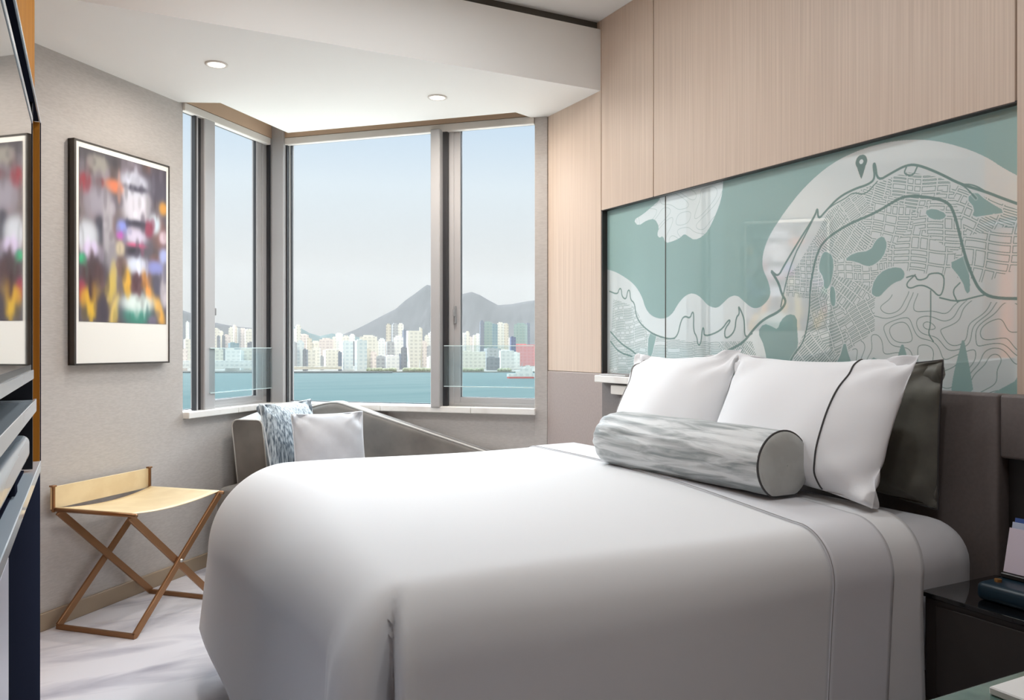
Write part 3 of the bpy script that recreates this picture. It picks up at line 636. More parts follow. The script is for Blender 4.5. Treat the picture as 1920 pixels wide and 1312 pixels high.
def pillow(name, M, wd, ht, th, m, label, cat='pillow', group=None, pinch=.07, seed=0, lines=(), line_mat=None, edge=False, edge_mat=None, n=40, wr=.004, sag=.25, droop=None, open_end=None):
    f = pillow_fn(wd, ht, th, pinch, seed=seed, wr=wr, sag=sag)
    base = M @ Vector((0, -ht / 2, 0)); e = empty(name, base)
    tag(e, label, cat, group)
    b = MB()
    for side in (1, -1):
        P = []
        for j in range(n + 1):
            # cosine spacing keeps the edges crisp
            v = -math.cos(math.pi * j / n)
            P.append([M @ (f(-math.cos(math.pi * i / n), v, side) + (droop(-math.cos(math.pi * i / n), v) if droop else Vector())) for i in range(n + 1)])
        b.grid(P)
    bmesh.ops.remove_doubles(b.bm, verts=b.bm.verts, dist=.0004)
    case = shift(b.build('pillow_case' if cat == 'pillow' else 'cover', m, e, True), base)
    for u in lines:
        t = MB(); pts = [M @ (f(u - .0 * v, v, 1) + (droop(u, v) if droop else Vector()) + Vector((0, 0, .0012))) for v in [-.985 + 1.97 * k / 60 for k in range(61)]]
        t.tube(pts, .0026, 6); t.build('piping', line_mat, case, True)
    if edge:
        t = MB(); loop = [(-1 + 2 * k / 30, -1) for k in range(30)] + [(1, -1 + 2 * k / 30) for k in range(30)] + [(1 - 2 * k / 30, 1) for k in range(30)] + [(-1, 1 - 2 * k / 30) for k in range(30)]
        t.tube([M @ (f(u, v, 0) + (droop(u, v) if droop else Vector())) for u, v in loop], .0028, 6, closed=True); t.build('edge_piping', edge_mat or line_mat, case, True)
    return e
def stand(y_c, x_bot, z_bot, ht, lean, yaw=0, roll=0):
    """pillow standing at the headboard: its face looks to -X, leaning back"""
    ex = Vector((0, -1, 0)); ey = Vector((math.sin(R(lean)), 0, math.cos(R(lean))))
    Rz = Matrix.Rotation(R(yaw), 3, 'Z'); ex = Rz @ ex; ey = Rz @ ey
    ez = ex.cross(ey); Rr = Matrix.Rotation(R(roll), 3, ez); ex = Rr @ ex; ey = Rr @ ey
    c = Vector((x_bot, y_c, z_bot)) + ey * ht / 2
    return frame(c, ex, ey)
dark_vel = noisy('olive_grey_velvet', (110, 108, 98), (96, 94, 86), (14, 14, 14), 4, .35, .65, .55, sheen=.35)
pillow('pillow', stand(1.775, 2.012, .712, .40, 3), .74, .40, .10, dark_vel, 'dark olive grey velvet pillow standing behind the right white pillow', seed=3, wr=.006, edge=True, line_mat=piping_d, pinch=(.015, .12))
pillow('pillow', stand(2.372, 1.80, .734, .43, 23, 0, 2), .58, .43, .17, linen3, 'white pillow at the far side of the bed, behind the left end of the bolster', group='white pillows leaning on the headboard', seed=5, lines=(-.80,), line_mat=piping_g, wr=.008, pinch=(.03, .14))
pillow('pillow', stand(1.733, 1.752, .740, .425, 24, -2), .68, .42, .17, linen3, 'white pillow with a dark piped line at the near side of the bed', group='white pillows leaning on the headboard', seed=8, lines=(.52,), line_mat=piping_d, wr=.006, pinch=(.05, .13))
# bolster
bol_m = noisy('bolster_silk', (218, 220, 220), (140, 146, 146), (46, 4.5, 46), 5, .40, .63, .5, bump=1.0, dist=.6, sheen=.3)
bol_e = noisy('grey_velvet', (192, 193, 188), (184, 185, 180), (20, 20, 20), 3, .4, .6, .6, sheen=.3)
e = empty('bolster', (1.62, 2.0, ZT)); tag(e, 'round silver grey bolster cushion lying across the bed before the pillows', 'bolster'); loc = e.location
rb = .092; zc = ZT + .024 + rb
b = MB(); P = []
y0_, y1_ = 1.605, 2.345
prof = [(y1_ + .030, .02), (y1_ + .026, .045), (y1_ + .012, .075), (y1_ - .01, .088), (y1_ - .04, rb)] + [(y1_ - .04 - (y1_ - .04 - y0_) * k / 60, rb) for k in range(1, 61)]
for (yy, rr) in prof:
    row = []
    for k in range(72):
        a = 2 * math.pi * k / 72
        d = .0022 * math.sin(a * 9 + 3 * math.sin(yy * 7)) * math.sin(yy * 11 + a * 2) + .0016 * math.sin(a * 17 + yy * 9)
        rad = rr + d * (1 if rr > .06 else 0) + .004 * math.sin((yy - y0_) * 3.8)
        zz = math.sin(a) * rad
        if zz < -rb * .86: zz = -rb * .86
        row.append(Vector((1.655 - .05 * (yy - y0_) + math.cos(a) * rad, yy, zc - .008 + zz)))
    P.append(row)
V = b.grid(P, wrap=True); b.bm.faces.new(V[0])
shift(b.build('cover', bol_m, e, True), loc)
b = MB(); cv = Vector((1.655, y0_, zc - .008)); P = []
for k_, (dy, rr) in enumerate(((0, rb * .995), (-.008, rb * .95), (-.013, rb * .7), (-.015, rb * .35), (-.015, .001))):
    P.append([Vector((cv.x + math.cos(2 * math.pi * k / 48) * rr, y0_ + dy, cv.z + max(-rb * .86, math.sin(2 * math.pi * k / 48) * rr))) for k in range(48)])
b.grid(P, wrap=True); shift(b.build('end_cap', bol_e, e, True), loc)
b = MB(); b.tube([Vector((cv.x + math.cos(2 * math.pi * k / 48) * rb, y0_, cv.z + max(-rb * .86, math.sin(2 * math.pi * k / 48) * rb))) for k in range(48)], .003, 6, closed=True)
shift(b.build('piping', piping_d, e, True), loc)
# ---------------------------------------------------------------- sofa in the bay
vel = noisy('taupe_velvet', (134, 128, 122), (104, 99, 94), (5, 5, 5), 5, .35, .7, .5, sheen=.5)
vel_p = mat('sofa_piping', (206, 202, 196), .5)
e = empty('sofa', tuple(FW(.7, .35, 0))); tag(e, 'taupe velvet daybed sofa with a sloping back fitted into the window bay', 'sofa'); loc = e.location
path = []     # (u, v, top, thickness)
for k in range(9): v = .46 - .26 * k / 8; path.append((.155, v, .756 + .046 * k / 8, .19 - .05 * k / 8))
for k in range(1, 10):
    a = math.pi / 2 * k / 9; path.append((.155 + .11 - .11 * math.cos(a) - .0, .20 - .11 * math.sin(a) - .0, .802, .14 - .03 * k / 9))
for k in range(1, 31):
    t = k / 30; u = .265 + (1.47 - .265) * t
    h_ = .802 + .038 * sm((u - .265) / .22) if u < .52 else .838 - (u - .52) * (.838 - .572) / (1.47 - .52)
    path.append((u, .085, h_, .11 - .02 * t))
b = MB(); P = []; crest = []
for i, (u, v, h_, th) in enumerate(path):
    p = FW(u, v); pa = FW(*path[max(0, i - 1)][:2]); pb = FW(*path[min(len(path) - 1, i + 1)][:2]); d = (pb - pa).normalized(); n_ = Vector((-d.y, d.x, 0))  # n_ = to the left of travel (outward/wall side)
    sec = []; r2 = min(.035, th / 2 - .002)
    for (o_, z_) in [(-th / 2, .06)] + [(-th / 2 + r2 - r2 * math.cos(a), h_ - r2 + r2 * math.sin(a)) for a in (0, .4, .8, 1.2, math.pi / 2)] + [(th / 2 - r2 + r2 * math.sin(a), h_ - r2 + r2 * math.cos(a)) for a in (0, .4, .8, 1.2, math.pi / 2)] + [(th / 2, .06)]:
        sec.append(p + n_ * o_ + Vector((0, 0, z_)) + (FW(.08 * max(0, 1 - i / 16), 0) - FW(0, 0) if z_ < .1 else Vector()))
    P.append(sec); crest.append(p + n_ * (-th / 2 + .012) + Vector((0, 0, h_ - .006)))
V = b.grid(P); b.bm.faces.new(V[0]); b.bm.faces.new(V[-1][::-1])
o = shift(b.build('back', vel, e, True, angle=50), loc)
b = MB(); b.tube(crest, .006, 8); b.tube([P[0][k] for k in range(len(P[0]))], .004, 6); shift(b.build('piping', vel_p, e, True), loc)
b = MB()
ring = [(.24, .15), (1.36, .13), (1.36, .52), (1.30, .60), (.30, .70), (.12, .66), (.12, .50), (.24, .47)]
b.prism([tuple(FW(u, v)[:2]) for u, v in ring], .20, .432)
bmesh.ops.bevel(b.bm, geom=[x for x in b.bm.edges if abs(x.verts[0].co.z - .432) < 1e-4 and abs(x.verts[1].co.z - .432) < 1e-4], offset=.04, segments=4, profile=.5, affect='EDGES')
shift(b.build('seat', vel, e, True, angle=50), loc)
b = MB(); b.prism([tuple(FW(u * .97 + .02, v * .94 + .02)[:2]) for u, v in ring], .03, .199); shift(b.build('plinth', leather, e), loc)
for (u, v) in ((.16, .45), (.28, .62), (1.30, .50), (1.30, .16)):
    b = MB(); p = FW(u, v); b.cyl((p.x, p.y, .015), .018, .03, 16); shift(b.build('leg', dark_lac, e), loc)
def sofa_cushion(u, v, zb, size, face_deg, lean, th, m, lab, seed, **k):
    a = R(face_deg); fz = Vector((math.sin(a), -math.cos(a), 0))     # direction the cushion faces, in plan
    up = (Vector((0, 0, 1)) * math.cos(R(lean)) - fz * math.sin(R(lean))).normalized(); ex = up.cross(fz).normalized()
    ez = ex.cross(up)
    p = FW(u, v, zb) + up * size / 2
    return pillow('cushion', frame(p, ex, up), size * .98, size, th, m, lab, 'cushion', None, .045, seed, edge=True, wr=.006, sag=.1, **k)
streak = noisy('streaked_silk', (186, 196, 202), (78, 92, 104), (120, 120, 7), 4, .38, .62, .45, bump=.6, sheen=.2)
silver = noisy('silver_velvet', (206, 208, 214), (186, 188, 194), (6, 6, 6), 4, .35, .65, .45, sheen=.6)
sofa_cushion(.475, .46, .437, .43, 40, 12, .13, streak, 'blue grey streaked cushion on the sofa, left of the plain silver one', 11, edge_mat=mat('silver_cord', (214, 218, 222), .5))
sofa_cushion(.705, .53, .437, .38, 2, 13, .14, silver, 'plain silver velvet cushion standing on the sofa', 12, edge_mat=mat('pale_cord', (226, 228, 232), .5))
# ---------------------------------------------------------------- luggage rack
hide = noisy('cream_leather', (236, 214, 172), (228, 204, 160), (10, 10, 10), 3, .4, .6, .45)
bronze = mat('antique_bronze', (148, 108, 74), .32, metal=.6)
e = empty('luggage_rack', tuple(ML @ Vector((-1.2, -.2, 0)))); tag(e, 'folding luggage rack with cream leather sling and crossed bronze legs', 'luggage rack'); loc = e.location
ru0 = -1.575; rl = .53; rv0, rv1 = .045, .425; rz = .486
RK = lambda u, v, z: ML @ Vector((ru0 + u, -v, z))
for k, (ub, ut) in enumerate(((0.012, rl), (rl - .012, 0.0))):
    for v in (rv0 + k * .012, rv1 - k * .012):
        b = MB(); b.bar(RK(ub, v, .012), RK(ut, v, rz - .006), .012, .030, up=tuple(ML.to_3x3() @ Vector((0, 1, 0))))
        shift(b.build('leg', bronze, e), loc)
    b = MB(); b.bar(RK(ub, rv0 - .006 + k * .012, .009), RK(ub, rv1 + .006 - k * .012, .009), .018, .018); shift(b.build('foot_bar', bronze, e), loc)
for ut in (0.0, rl):
    b = MB(); b.tube([RK(ut, rv0 - .02, rz), RK(ut, rv1 + .02, rz)], .008, 12); shift(b.build('top_rail', bronze, e, True), loc)
for v in (rv0, rv1):
    b = MB(); c_ = RK(rl / 2 + .004, v, (rz) / 2); yv = ML.to_3x3() @ Vector((0, 1, 0)); b.tube([c_ - yv * .012, c_ + yv * .012], .007, 12); shift(b.build('pivot_bolt', mat('steel', (200, 196, 188), .3, metal=.9) if v == rv0 else MATS['steel'], e, True), loc)
b = MB(); P = []
for i in range(25):
    t = i / 24; row = []
    for j in range(13):
        s_ = j / 12; sagz = .020 * 4 * t * (1 - t); nar = .012 * 4 * t * (1 - t)
        row.append(RK(rl * t, rv0 + nar + (rv1 - rv0 - 2 * nar) * s_, rz + .009 - sagz))
    P.append(row)
b.grid(P); o = b.build('leather_sling', hide, e, True); shift(o, loc); o.modifiers.new('t', 'SOLIDIFY').thickness = .0035
b = MB(); b.box(ru0 - .012, ru0 + rl + .012, -rv0 + .012, -rv0 + .018, rz + .002, rz + .092, .001, 1, ML); shift(b.build('back_strap', hide, e), loc)
for u in (ru0 - .004, ru0 + rl + .004):
    b = MB(); b.box(u - .005, u + .005, -rv0 + .004, -rv0 + .014, rz - .01, rz + .098, .001, 1, ML); b.box(u - .011, u + .011, -rv0 + .002, -rv0 + .021, rz + .092, rz + .099, .001, 1, ML); shift(b.build('strap_post', bronze, e), loc)
# ---------------------------------------------------------------- nightstand and things on it
e = empty('nightstand', (1.95, .75, 0)); tag(e, 'dark bedside cabinet with a black glass top near the marble table', 'nightstand'); loc = e.location
b = MB(); b.box(1.80, XH - .001, .10, 1.292, .30, .545, .004, 2); shift(b.build('body', mat('espresso_leather', (50, 45, 42), .45), e), loc)
b = MB(); b.box(1.79, XH - .001, .09, 1.298, .546, .557, .002, 2); shift(b.build('glass_top', black_gloss, e), loc)
b = MB(); b.box(1.86, XH - .001, .15, 1.26, 0, .299); shift(b.build('plinth', mat('black_plinth', (16, 16, 18), .6), e), loc)
b = MB(); b.box(1.7955, 1.8005, .14, 1.26, .32, .53, .001, 1); shift(b.build('drawer_front', MATS['espresso_leather'], e), loc)
e = empty('docking_tray', (1.93, 1.13, .557)); tag(e, 'low dark teal tray with a brass button on the black glass nightstand', 'tray'); loc = e.location
b = MB(); b.box(1.845, 2.02, 1.00, 1.195, .5575, .600, .014, 4); shift(b.build('tray_body', mat('dark_teal', (18, 44, 58), .35), e, True), loc)
b = MB(); b.cyl((1.885, 1.165, .603), .008, .006, 16); shift(b.build('button', brass, e), loc)
e = empty('card_stand', (1.955, 1.14, .60)); tag(e, 'upright stand of pale pink and blue cards in the teal tray', 'card stand'); loc = e.location
b = MB(); b.box(1.925, 1.985, 1.06, 1.185, .6005, .612, .002, 1); shift(b.build('stand_base', dark_lac, e), loc)
for k, (dx, rgb, tl, dz) in enumerate(((0, (226, 214, 226), 14, 0), (.013, (196, 206, 226), 12, .012), (.026, (70, 100, 170), 10, .02))):
    M = Matrix.Translation((1.935 + dx, 1.125, .613)) @ Matrix.Rotation(R(tl), 4, 'Y')
    b = MB(); b.box(-.0012, .0012, -.055, .058, 0, .105 + dz, .0004, 1, M); shift(b.build('card', mat('card_%s' % ('pink', 'pale', 'blue')[k], rgb, .5), e), loc)
# ---------------------------------------------------------------- marble table in the foreground
green = noisy('green_marble', (104, 132, 122), (74, 100, 92), (5, 5, 5), 8, .35, .7, .12, dist=2.0, coat=.3)
e = empty('marble_table', (1.25, .31, 0)); tag(e, 'green marble table top in the near right corner', 'table'); loc = e.location
b = MB(); b.box(.85, 1.66, -.05, .617, .715, .740, .003, 2); shift(b.build('table_top', green, e), loc)
for (x, y) in ((.92, .02), (1.59, .02), (.92, .55), (1.59, .55)):
    b = MB(); b.box(x - .015, x + .015, y - .015, y + .015, 0, .7145, .002, 1); shift(b.build('leg', dark_lac, e), loc)
b = MB(); b.box(.94, 1.20, .38, .592, .7405, .750, .0015, 1); o = b.build('notepad', mat('white_paper', (240, 240, 238), .6)); rebase(o, (1.07, .49, .7405)); tag(o, 'white notepad lying on the green marble table', 'notepad')
# ---------------------------------------------------------------- media wall on the left
b = MB(); b.box(-1.14, XM - .002, YBACK, YM, H1 - .5, H2 - .001); b.box(-1.14, XM - .35, YBACK, YM, 0, H1 - .5)
b.box(-1.14, XM - .002, YBACK, 0.2, 0, H1 - .5); b.box(XM - .36, XM - .002, 2.866, 2.871, 0, H1 - .49)
struct(b.build('trim_17', gold_w), 'golden veneer media wall at the left')
e = empty('media_cabinet', (XM - .1, 1.6, 0)); tag(e, 'dark fitted media cabinet with a silver framed niche at the left edge', 'cabinet'); loc = e.location
ZN0, ZN1 = .800, 1.832; XF = -.125
silverf = mat('silver_frame', (206, 218, 228), .25, metal=.0, coat=.6)  # window reflection put into the pale blue-grey base colour
darkp = mat('ink_blue_lacquer', (34, 37, 50), .8, spec=0)
b = MB(); b.box(XM - .33, XF - .0055, .25, YM - .013, ZN1 - .003, ZN1 + .003); shift(b.build('niche_soffit', darkp, e), loc)
b = MB(); b.box(XF - .005, XF, .25, YM, ZN1 - .004, ZN1 + .006, .001, 1); shift(b.build('niche_frame', silverf, e), loc)
b = MB(); b.box(XF - .003, XF, YM - .004, YM + .001, ZN0, ZN1, .0005, 1); shift(b.build('niche_edge', darkp, e), loc)
b = MB(); b.box(XM - .34, XF - .0032, YM - .012, YM - .004, ZN0, ZN1 - .004); shift(b.build('niche_cheek', gold_w, e), loc)
b = MB(); b.box(XM - .20, XM - .19, 2.78, 2.786, ZN0 + .02, ZN1 - .02); shift(b.build('led_strip', mat('led_glow', (255, 214, 150), .5, emit=(255, 205, 140), estr=16), e), loc)
b = MB(); b.box(XM - .185, XM - .18, 2.70, 2.786, ZN0 + .01, ZN1 - .01); shift(b.build('added_led_shield', darkp, e), loc)  # unseen shield added so the strip does not show in the glass map
b = MB(); b.box(XM - .34, XM - .33, .25, YM - .012, ZN0, ZN1); shift(b.build('niche_back', darkp, e), loc)
b = MB(); b.box(XM - .34, XF, .25, YM, ZN0 - .030, ZN0, .002, 1); shift(b.build('counter', silverf, e), loc)
b = MB(); b.box(XM - .33, XF - .002, 1.735, YM - .001, .02, ZN0 - .031, .002, 1); shift(b.build('cabinet_door', darkp, e), loc)
b = MB(); b.box(XM - .33, XF - .001, .25, 1.73, .02, ZN0 - .031, .002, 1); shift(b.build('cabinet_drawer', mat('pale_lacquer', (214, 214, 226), .3), e), loc)
b = MB(); b.box(XM - .30, XF - .006, .25, 2.62, .985, 1.0, .002, 1); b.box(XF - .006, XF, .25, 2.62, .968, 1.003, .001, 1); shift(b.build('shelf', silverf, e), loc)
b = MB(); b.box(XM - .33, XF - .03, .25, 2.62, ZN0 + .001, ZN0 + .006, 0); shift(b.build('counter_mat', darkp, e), loc)
b = MB(); b.box(XM - .33, XF - .010, 2.63, 2.645, ZN0 + .0065, ZN1 - .005, 0); shift(b.build('divider', mat('near_black', (22, 22, 30), .4), e), loc)
e = empty('soundbar', (-.17, 1.4, ZN0 + .007)); tag(e, 'long rounded pale grey bar lying under the television', 'soundbar'); loc = e.location
b = MB(); b.box(XM - .05, XF - .004, .4, 2.40, .862, .925, .018, 5); shift(b.build('bar_body', silverf, e, True), loc)
for y in (.6, 2.2):
    b = MB(); b.box(XM - .04, XF - .02, y - .03, y + .03, ZN0 + .0065, .863, .002, 1); shift(b.build('foot', darkp, e), loc)
e = empty('television', (-.16, 1.4, 1.003)); tag(e, 'large glossy flat television at the left edge reflecting the picture', 'television'); loc = e.location
b = MB(); b.box(-.175, -.134, .45, 2.56, 1.060, 1.770, .003, 2); shift(b.build('bezel', mat('tv_bezel', (40, 42, 46), .25), e), loc)
b = MB(); b.box(-.1342, -.1325, .475, 2.525, 1.10, 1.745); shift(b.build('screen', mat('tv_screen', (20, 22, 24), .02, spec=1.0, coat=1.0), e), loc)
b = MB(); b.box(-.1345, -.1285, .45, 2.56, 1.060, 1.085, .001, 1); b.box(-.1345, -.1305, .45, 2.56, 1.752, 1.768, .001, 1); shift(b.build('metal_edge', silverf, e), loc)
b = MB(); b.box(-.17, -.14, 1.3, 1.7, 1.001, 1.061, .003, 1); shift(b.build('stand', darkp, e), loc)
# ================================================================ outside
SEA = -58.85
def out(px, d, z=SEA):            # a place across the harbour: bearing given by px, distance d
    a = (px - CX) / FPX; return Vector(((SN + a * CS) * d, (CS - a * SN) * d, z))
def hz(py, d): return EYE - (py - HY) / FPX * d
sea = noisy('harbour_water', (92, 107, 107), (84, 101, 102), (.004, .02, 1), 5, .35, .65, .9, bump=0, spec=0)
b = MB(); b.box(-9000, 9000, 60, 16000, SEA - 2, SEA); struct(b.build('water', sea)); 
o = bpy.data.objects['water']; o.name = 'sea'; o['kind'] = 'structure'; o['label'] = 'turquoise harbour water between the hotel and the city'
b = MB(); b.prism([(-20, 8), (-30, 45), (45, 45), (40, -5), (3.2, -5), (3.2, 3.6), (1.0, 6.0), (-1.5, 3.4), (-20, 3.4)], -4.2, -4.0)  # unseen slab added to throw light up onto the bay ceiling
struct(b.build('bounce_slab', mat('bounce_slab_paint', (206, 202, 194), .8)), 'unseen pale slab added below the windows to bounce light onto the bay ceiling')
def mountain(name, ridge, D, depth, m, label, seed):
    rnd = random.Random(seed); b = MB(); P = []
    xs = [ridge[0][0] + (ridge[-1][0] - ridge[0][0]) * i / 120 for i in range(121)]
    def ry(x):
        for (a, ya_), (c, yc_) in zip(ridge[:-1], ridge[1:]):
            if a <= x <= c: t = (x - a) / (c - a); return ya_ + (yc_ - ya_) * t
    ph = [rnd.uniform(0, 6) for _ in range(8)]
    for x in xs:
        top = hz(ry(x), D) - SEA; row = []
        for k in range(-14, 9):
            t = abs(k) / (14 if k < 0 else 8); d = D + k / 14 * depth if k < 0 else D + k / 8 * depth
            h_ = top * (1 - t) ** 1.25 * (1 + .035 * math.sin(x * .11 + k * .8 + ph[0]) * math.sin(math.pi * t) + .025 * math.sin(x * .31 - k * .9 + ph[1]) * math.sin(math.pi * t))
            row.append(out(x, d, SEA + max(0, h_) - (3 if t > .98 else 0)))
        P.append(row)
    b.grid(P); o = b.build(name, m, None, True); rebase(o, tuple(out((ridge[0][0] + ridge[-1][0]) / 2, D)))
    return tag(o, label, 'mountain')
mt1 = noisy('mountain_far', (84, 82, 82), (77, 76, 76), (.002, .002, .004), 6, .35, .65, 1, spec=0)
mt2 = noisy('hill_green', (92, 104, 102), (84, 98, 96), (.004, .004, .008), 6, .35, .65, 1, spec=0)
mountain('mountain', [(560, 640), (640, 628), (668, 617), (690, 606), (716, 592), (742, 579), (760, 563), (780, 549), (794, 538), (802, 533), (812, 538), (835, 556), (852, 558), (868, 551), (884, 547), (900, 553), (915, 562), (934, 572), (960, 570), (985, 565), (1003, 563), (1060, 580), (1150, 640)], 7200, 1500, mt1, 'tall pointed grey mountain rising behind the right half of the skyline', 1)
mountain('mountain', [(500, 636), (545, 612), (562, 614), (580, 624), (600, 630), (622, 625), (640, 628), (665, 630), (700, 640)], 3500, 400, mt2, 'low dark green hill behind the skyline right of the corner post', 2)
mountain('mountain', [(250, 596), (320, 580), (345, 582), (365, 590), (395, 603), (425, 609), (450, 613), (480, 615), (510, 630), (540, 640)], 4700, 600, mt1, 'long low grey hill behind the skyline in the left panes', 3)
b = MB(); b.prism([tuple(out(x, d)[:2]) for x, d in ((150, 1830), (1150, 1830), (1250, 3000), (80, 3000))], SEA - 1, SEA + 2.4)
struct(b.build('ground', noisy('quay_ground', (120, 117, 108), (100, 97, 88), (.01, .01, .01), 4, .4, .6, .9)), 'flat city ground on the far shore')
# facade materials, striped by floors and bays
FAC = {}
def facade(name, rgb, win, sc=.09, amt=.42, hs=.11):
    k = .3 if max(rgb) > 180 else .12
    rgb = tuple((v * (1 - k) + c * k) * .90 for v, c in zip(rgb, (240, 234, 224)))
    m = mat('facade_' + name, rgb, .8); n = m.node_tree; b_ = n.nodes['Principled BSDF']
    t = n.nodes.new('ShaderNodeTexCoord'); s_ = n.nodes.new('ShaderNodeSeparateXYZ'); n.links.new(t.outputs['Object'], s_.inputs[0])
    def stripe(inp, f, th):
        a = n.nodes.new('ShaderNodeMath'); a.operation = 'MULTIPLY'; a.inputs[1].default_value = f; n.links.new(inp, a.inputs[0])
        c = n.nodes.new('ShaderNodeMath'); c.operation = 'FRACT'; n.links.new(a.outputs[0], c.inputs[0])
        g_ = n.nodes.new('ShaderNodeMath'); g_.operation = 'GREATER_THAN'; g_.inputs[1].default_value = th; n.links.new(c.outputs[0], g_.inputs[0]); return g_.outputs[0]
    ad = n.nodes.new('ShaderNodeMath'); ad.operation = 'ADD'; n.links.new(s_.outputs['X'], ad.inputs[0]); n.links.new(s_.outputs['Y'], ad.inputs[1])
    h_ = stripe(s_.outputs['Z'], hs, .5); v_ = stripe(ad.outputs[0], sc, .45)
    mlt = n.nodes.new('ShaderNodeMath'); mlt.operation = 'MULTIPLY'; n.links.new(h_, mlt.inputs[0]); n.links.new(v_, mlt.inputs[1])
    m2 = n.nodes.new('ShaderNodeMath'); m2.operation = 'MULTIPLY'; m2.inputs[1].default_value = amt; n.links.new(mlt.outputs[0], m2.inputs[0])
    mx = n.nodes.new('ShaderNodeMix'); mx.data_type = 'RGBA'; mx.inputs['A'].default_value = (*lin(rgb), 1); mx.inputs['B'].default_value = (*lin(win), 1)
    n.links.new(m2.outputs[0], mx.inputs['Factor']); n.links.new(mx.outputs['Result'], b_.inputs['Base Color']); FAC[name] = m
for nme, rgb, win in (('cream', (240, 232, 214), (150, 146, 140)), ('white', (246, 244, 240), (170, 172, 176)), ('pink', (238, 218, 208), (150, 130, 130)), ('tan', (214, 200, 176), (120, 112, 100)),
                      ('grey', (170, 170, 172), (96, 98, 104)), ('dark_grey', (112, 114, 122), (70, 72, 82)), ('pale_blue', (222, 230, 230), (150, 168, 176)), ('green_glass', (134, 160, 150), (96, 128, 122)),
                      ('teal_glass', (110, 142, 152), (70, 104, 120)), ('navy', (70, 82, 124), (40, 50, 90)), ('red', (226, 110, 112), (206, 80, 86)), ('slate', (104, 112, 130), (76, 84, 104))):
    facade(nme, rgb, win)
ORD = ['first', 'second', 'third', 'fourth', 'fifth', 'sixth', 'seventh', 'eighth', 'ninth', 'tenth', 'eleventh', 'twelfth', 'thirteenth', 'fourteenth', 'fifteenth', 'sixteenth', 'seventeenth', 'eighteenth', 'nineteenth', 'twentieth',
       'twenty-first', 'twenty-second', 'twenty-third', 'twenty-fourth', 'twenty-fifth', 'twenty-sixth', 'twenty-seventh', 'twenty-eighth']
PANES = {'A': 'the narrow left pane', 'B': 'the left casement', 'C': 'the wide middle pane', 'D': 'the right casement'}
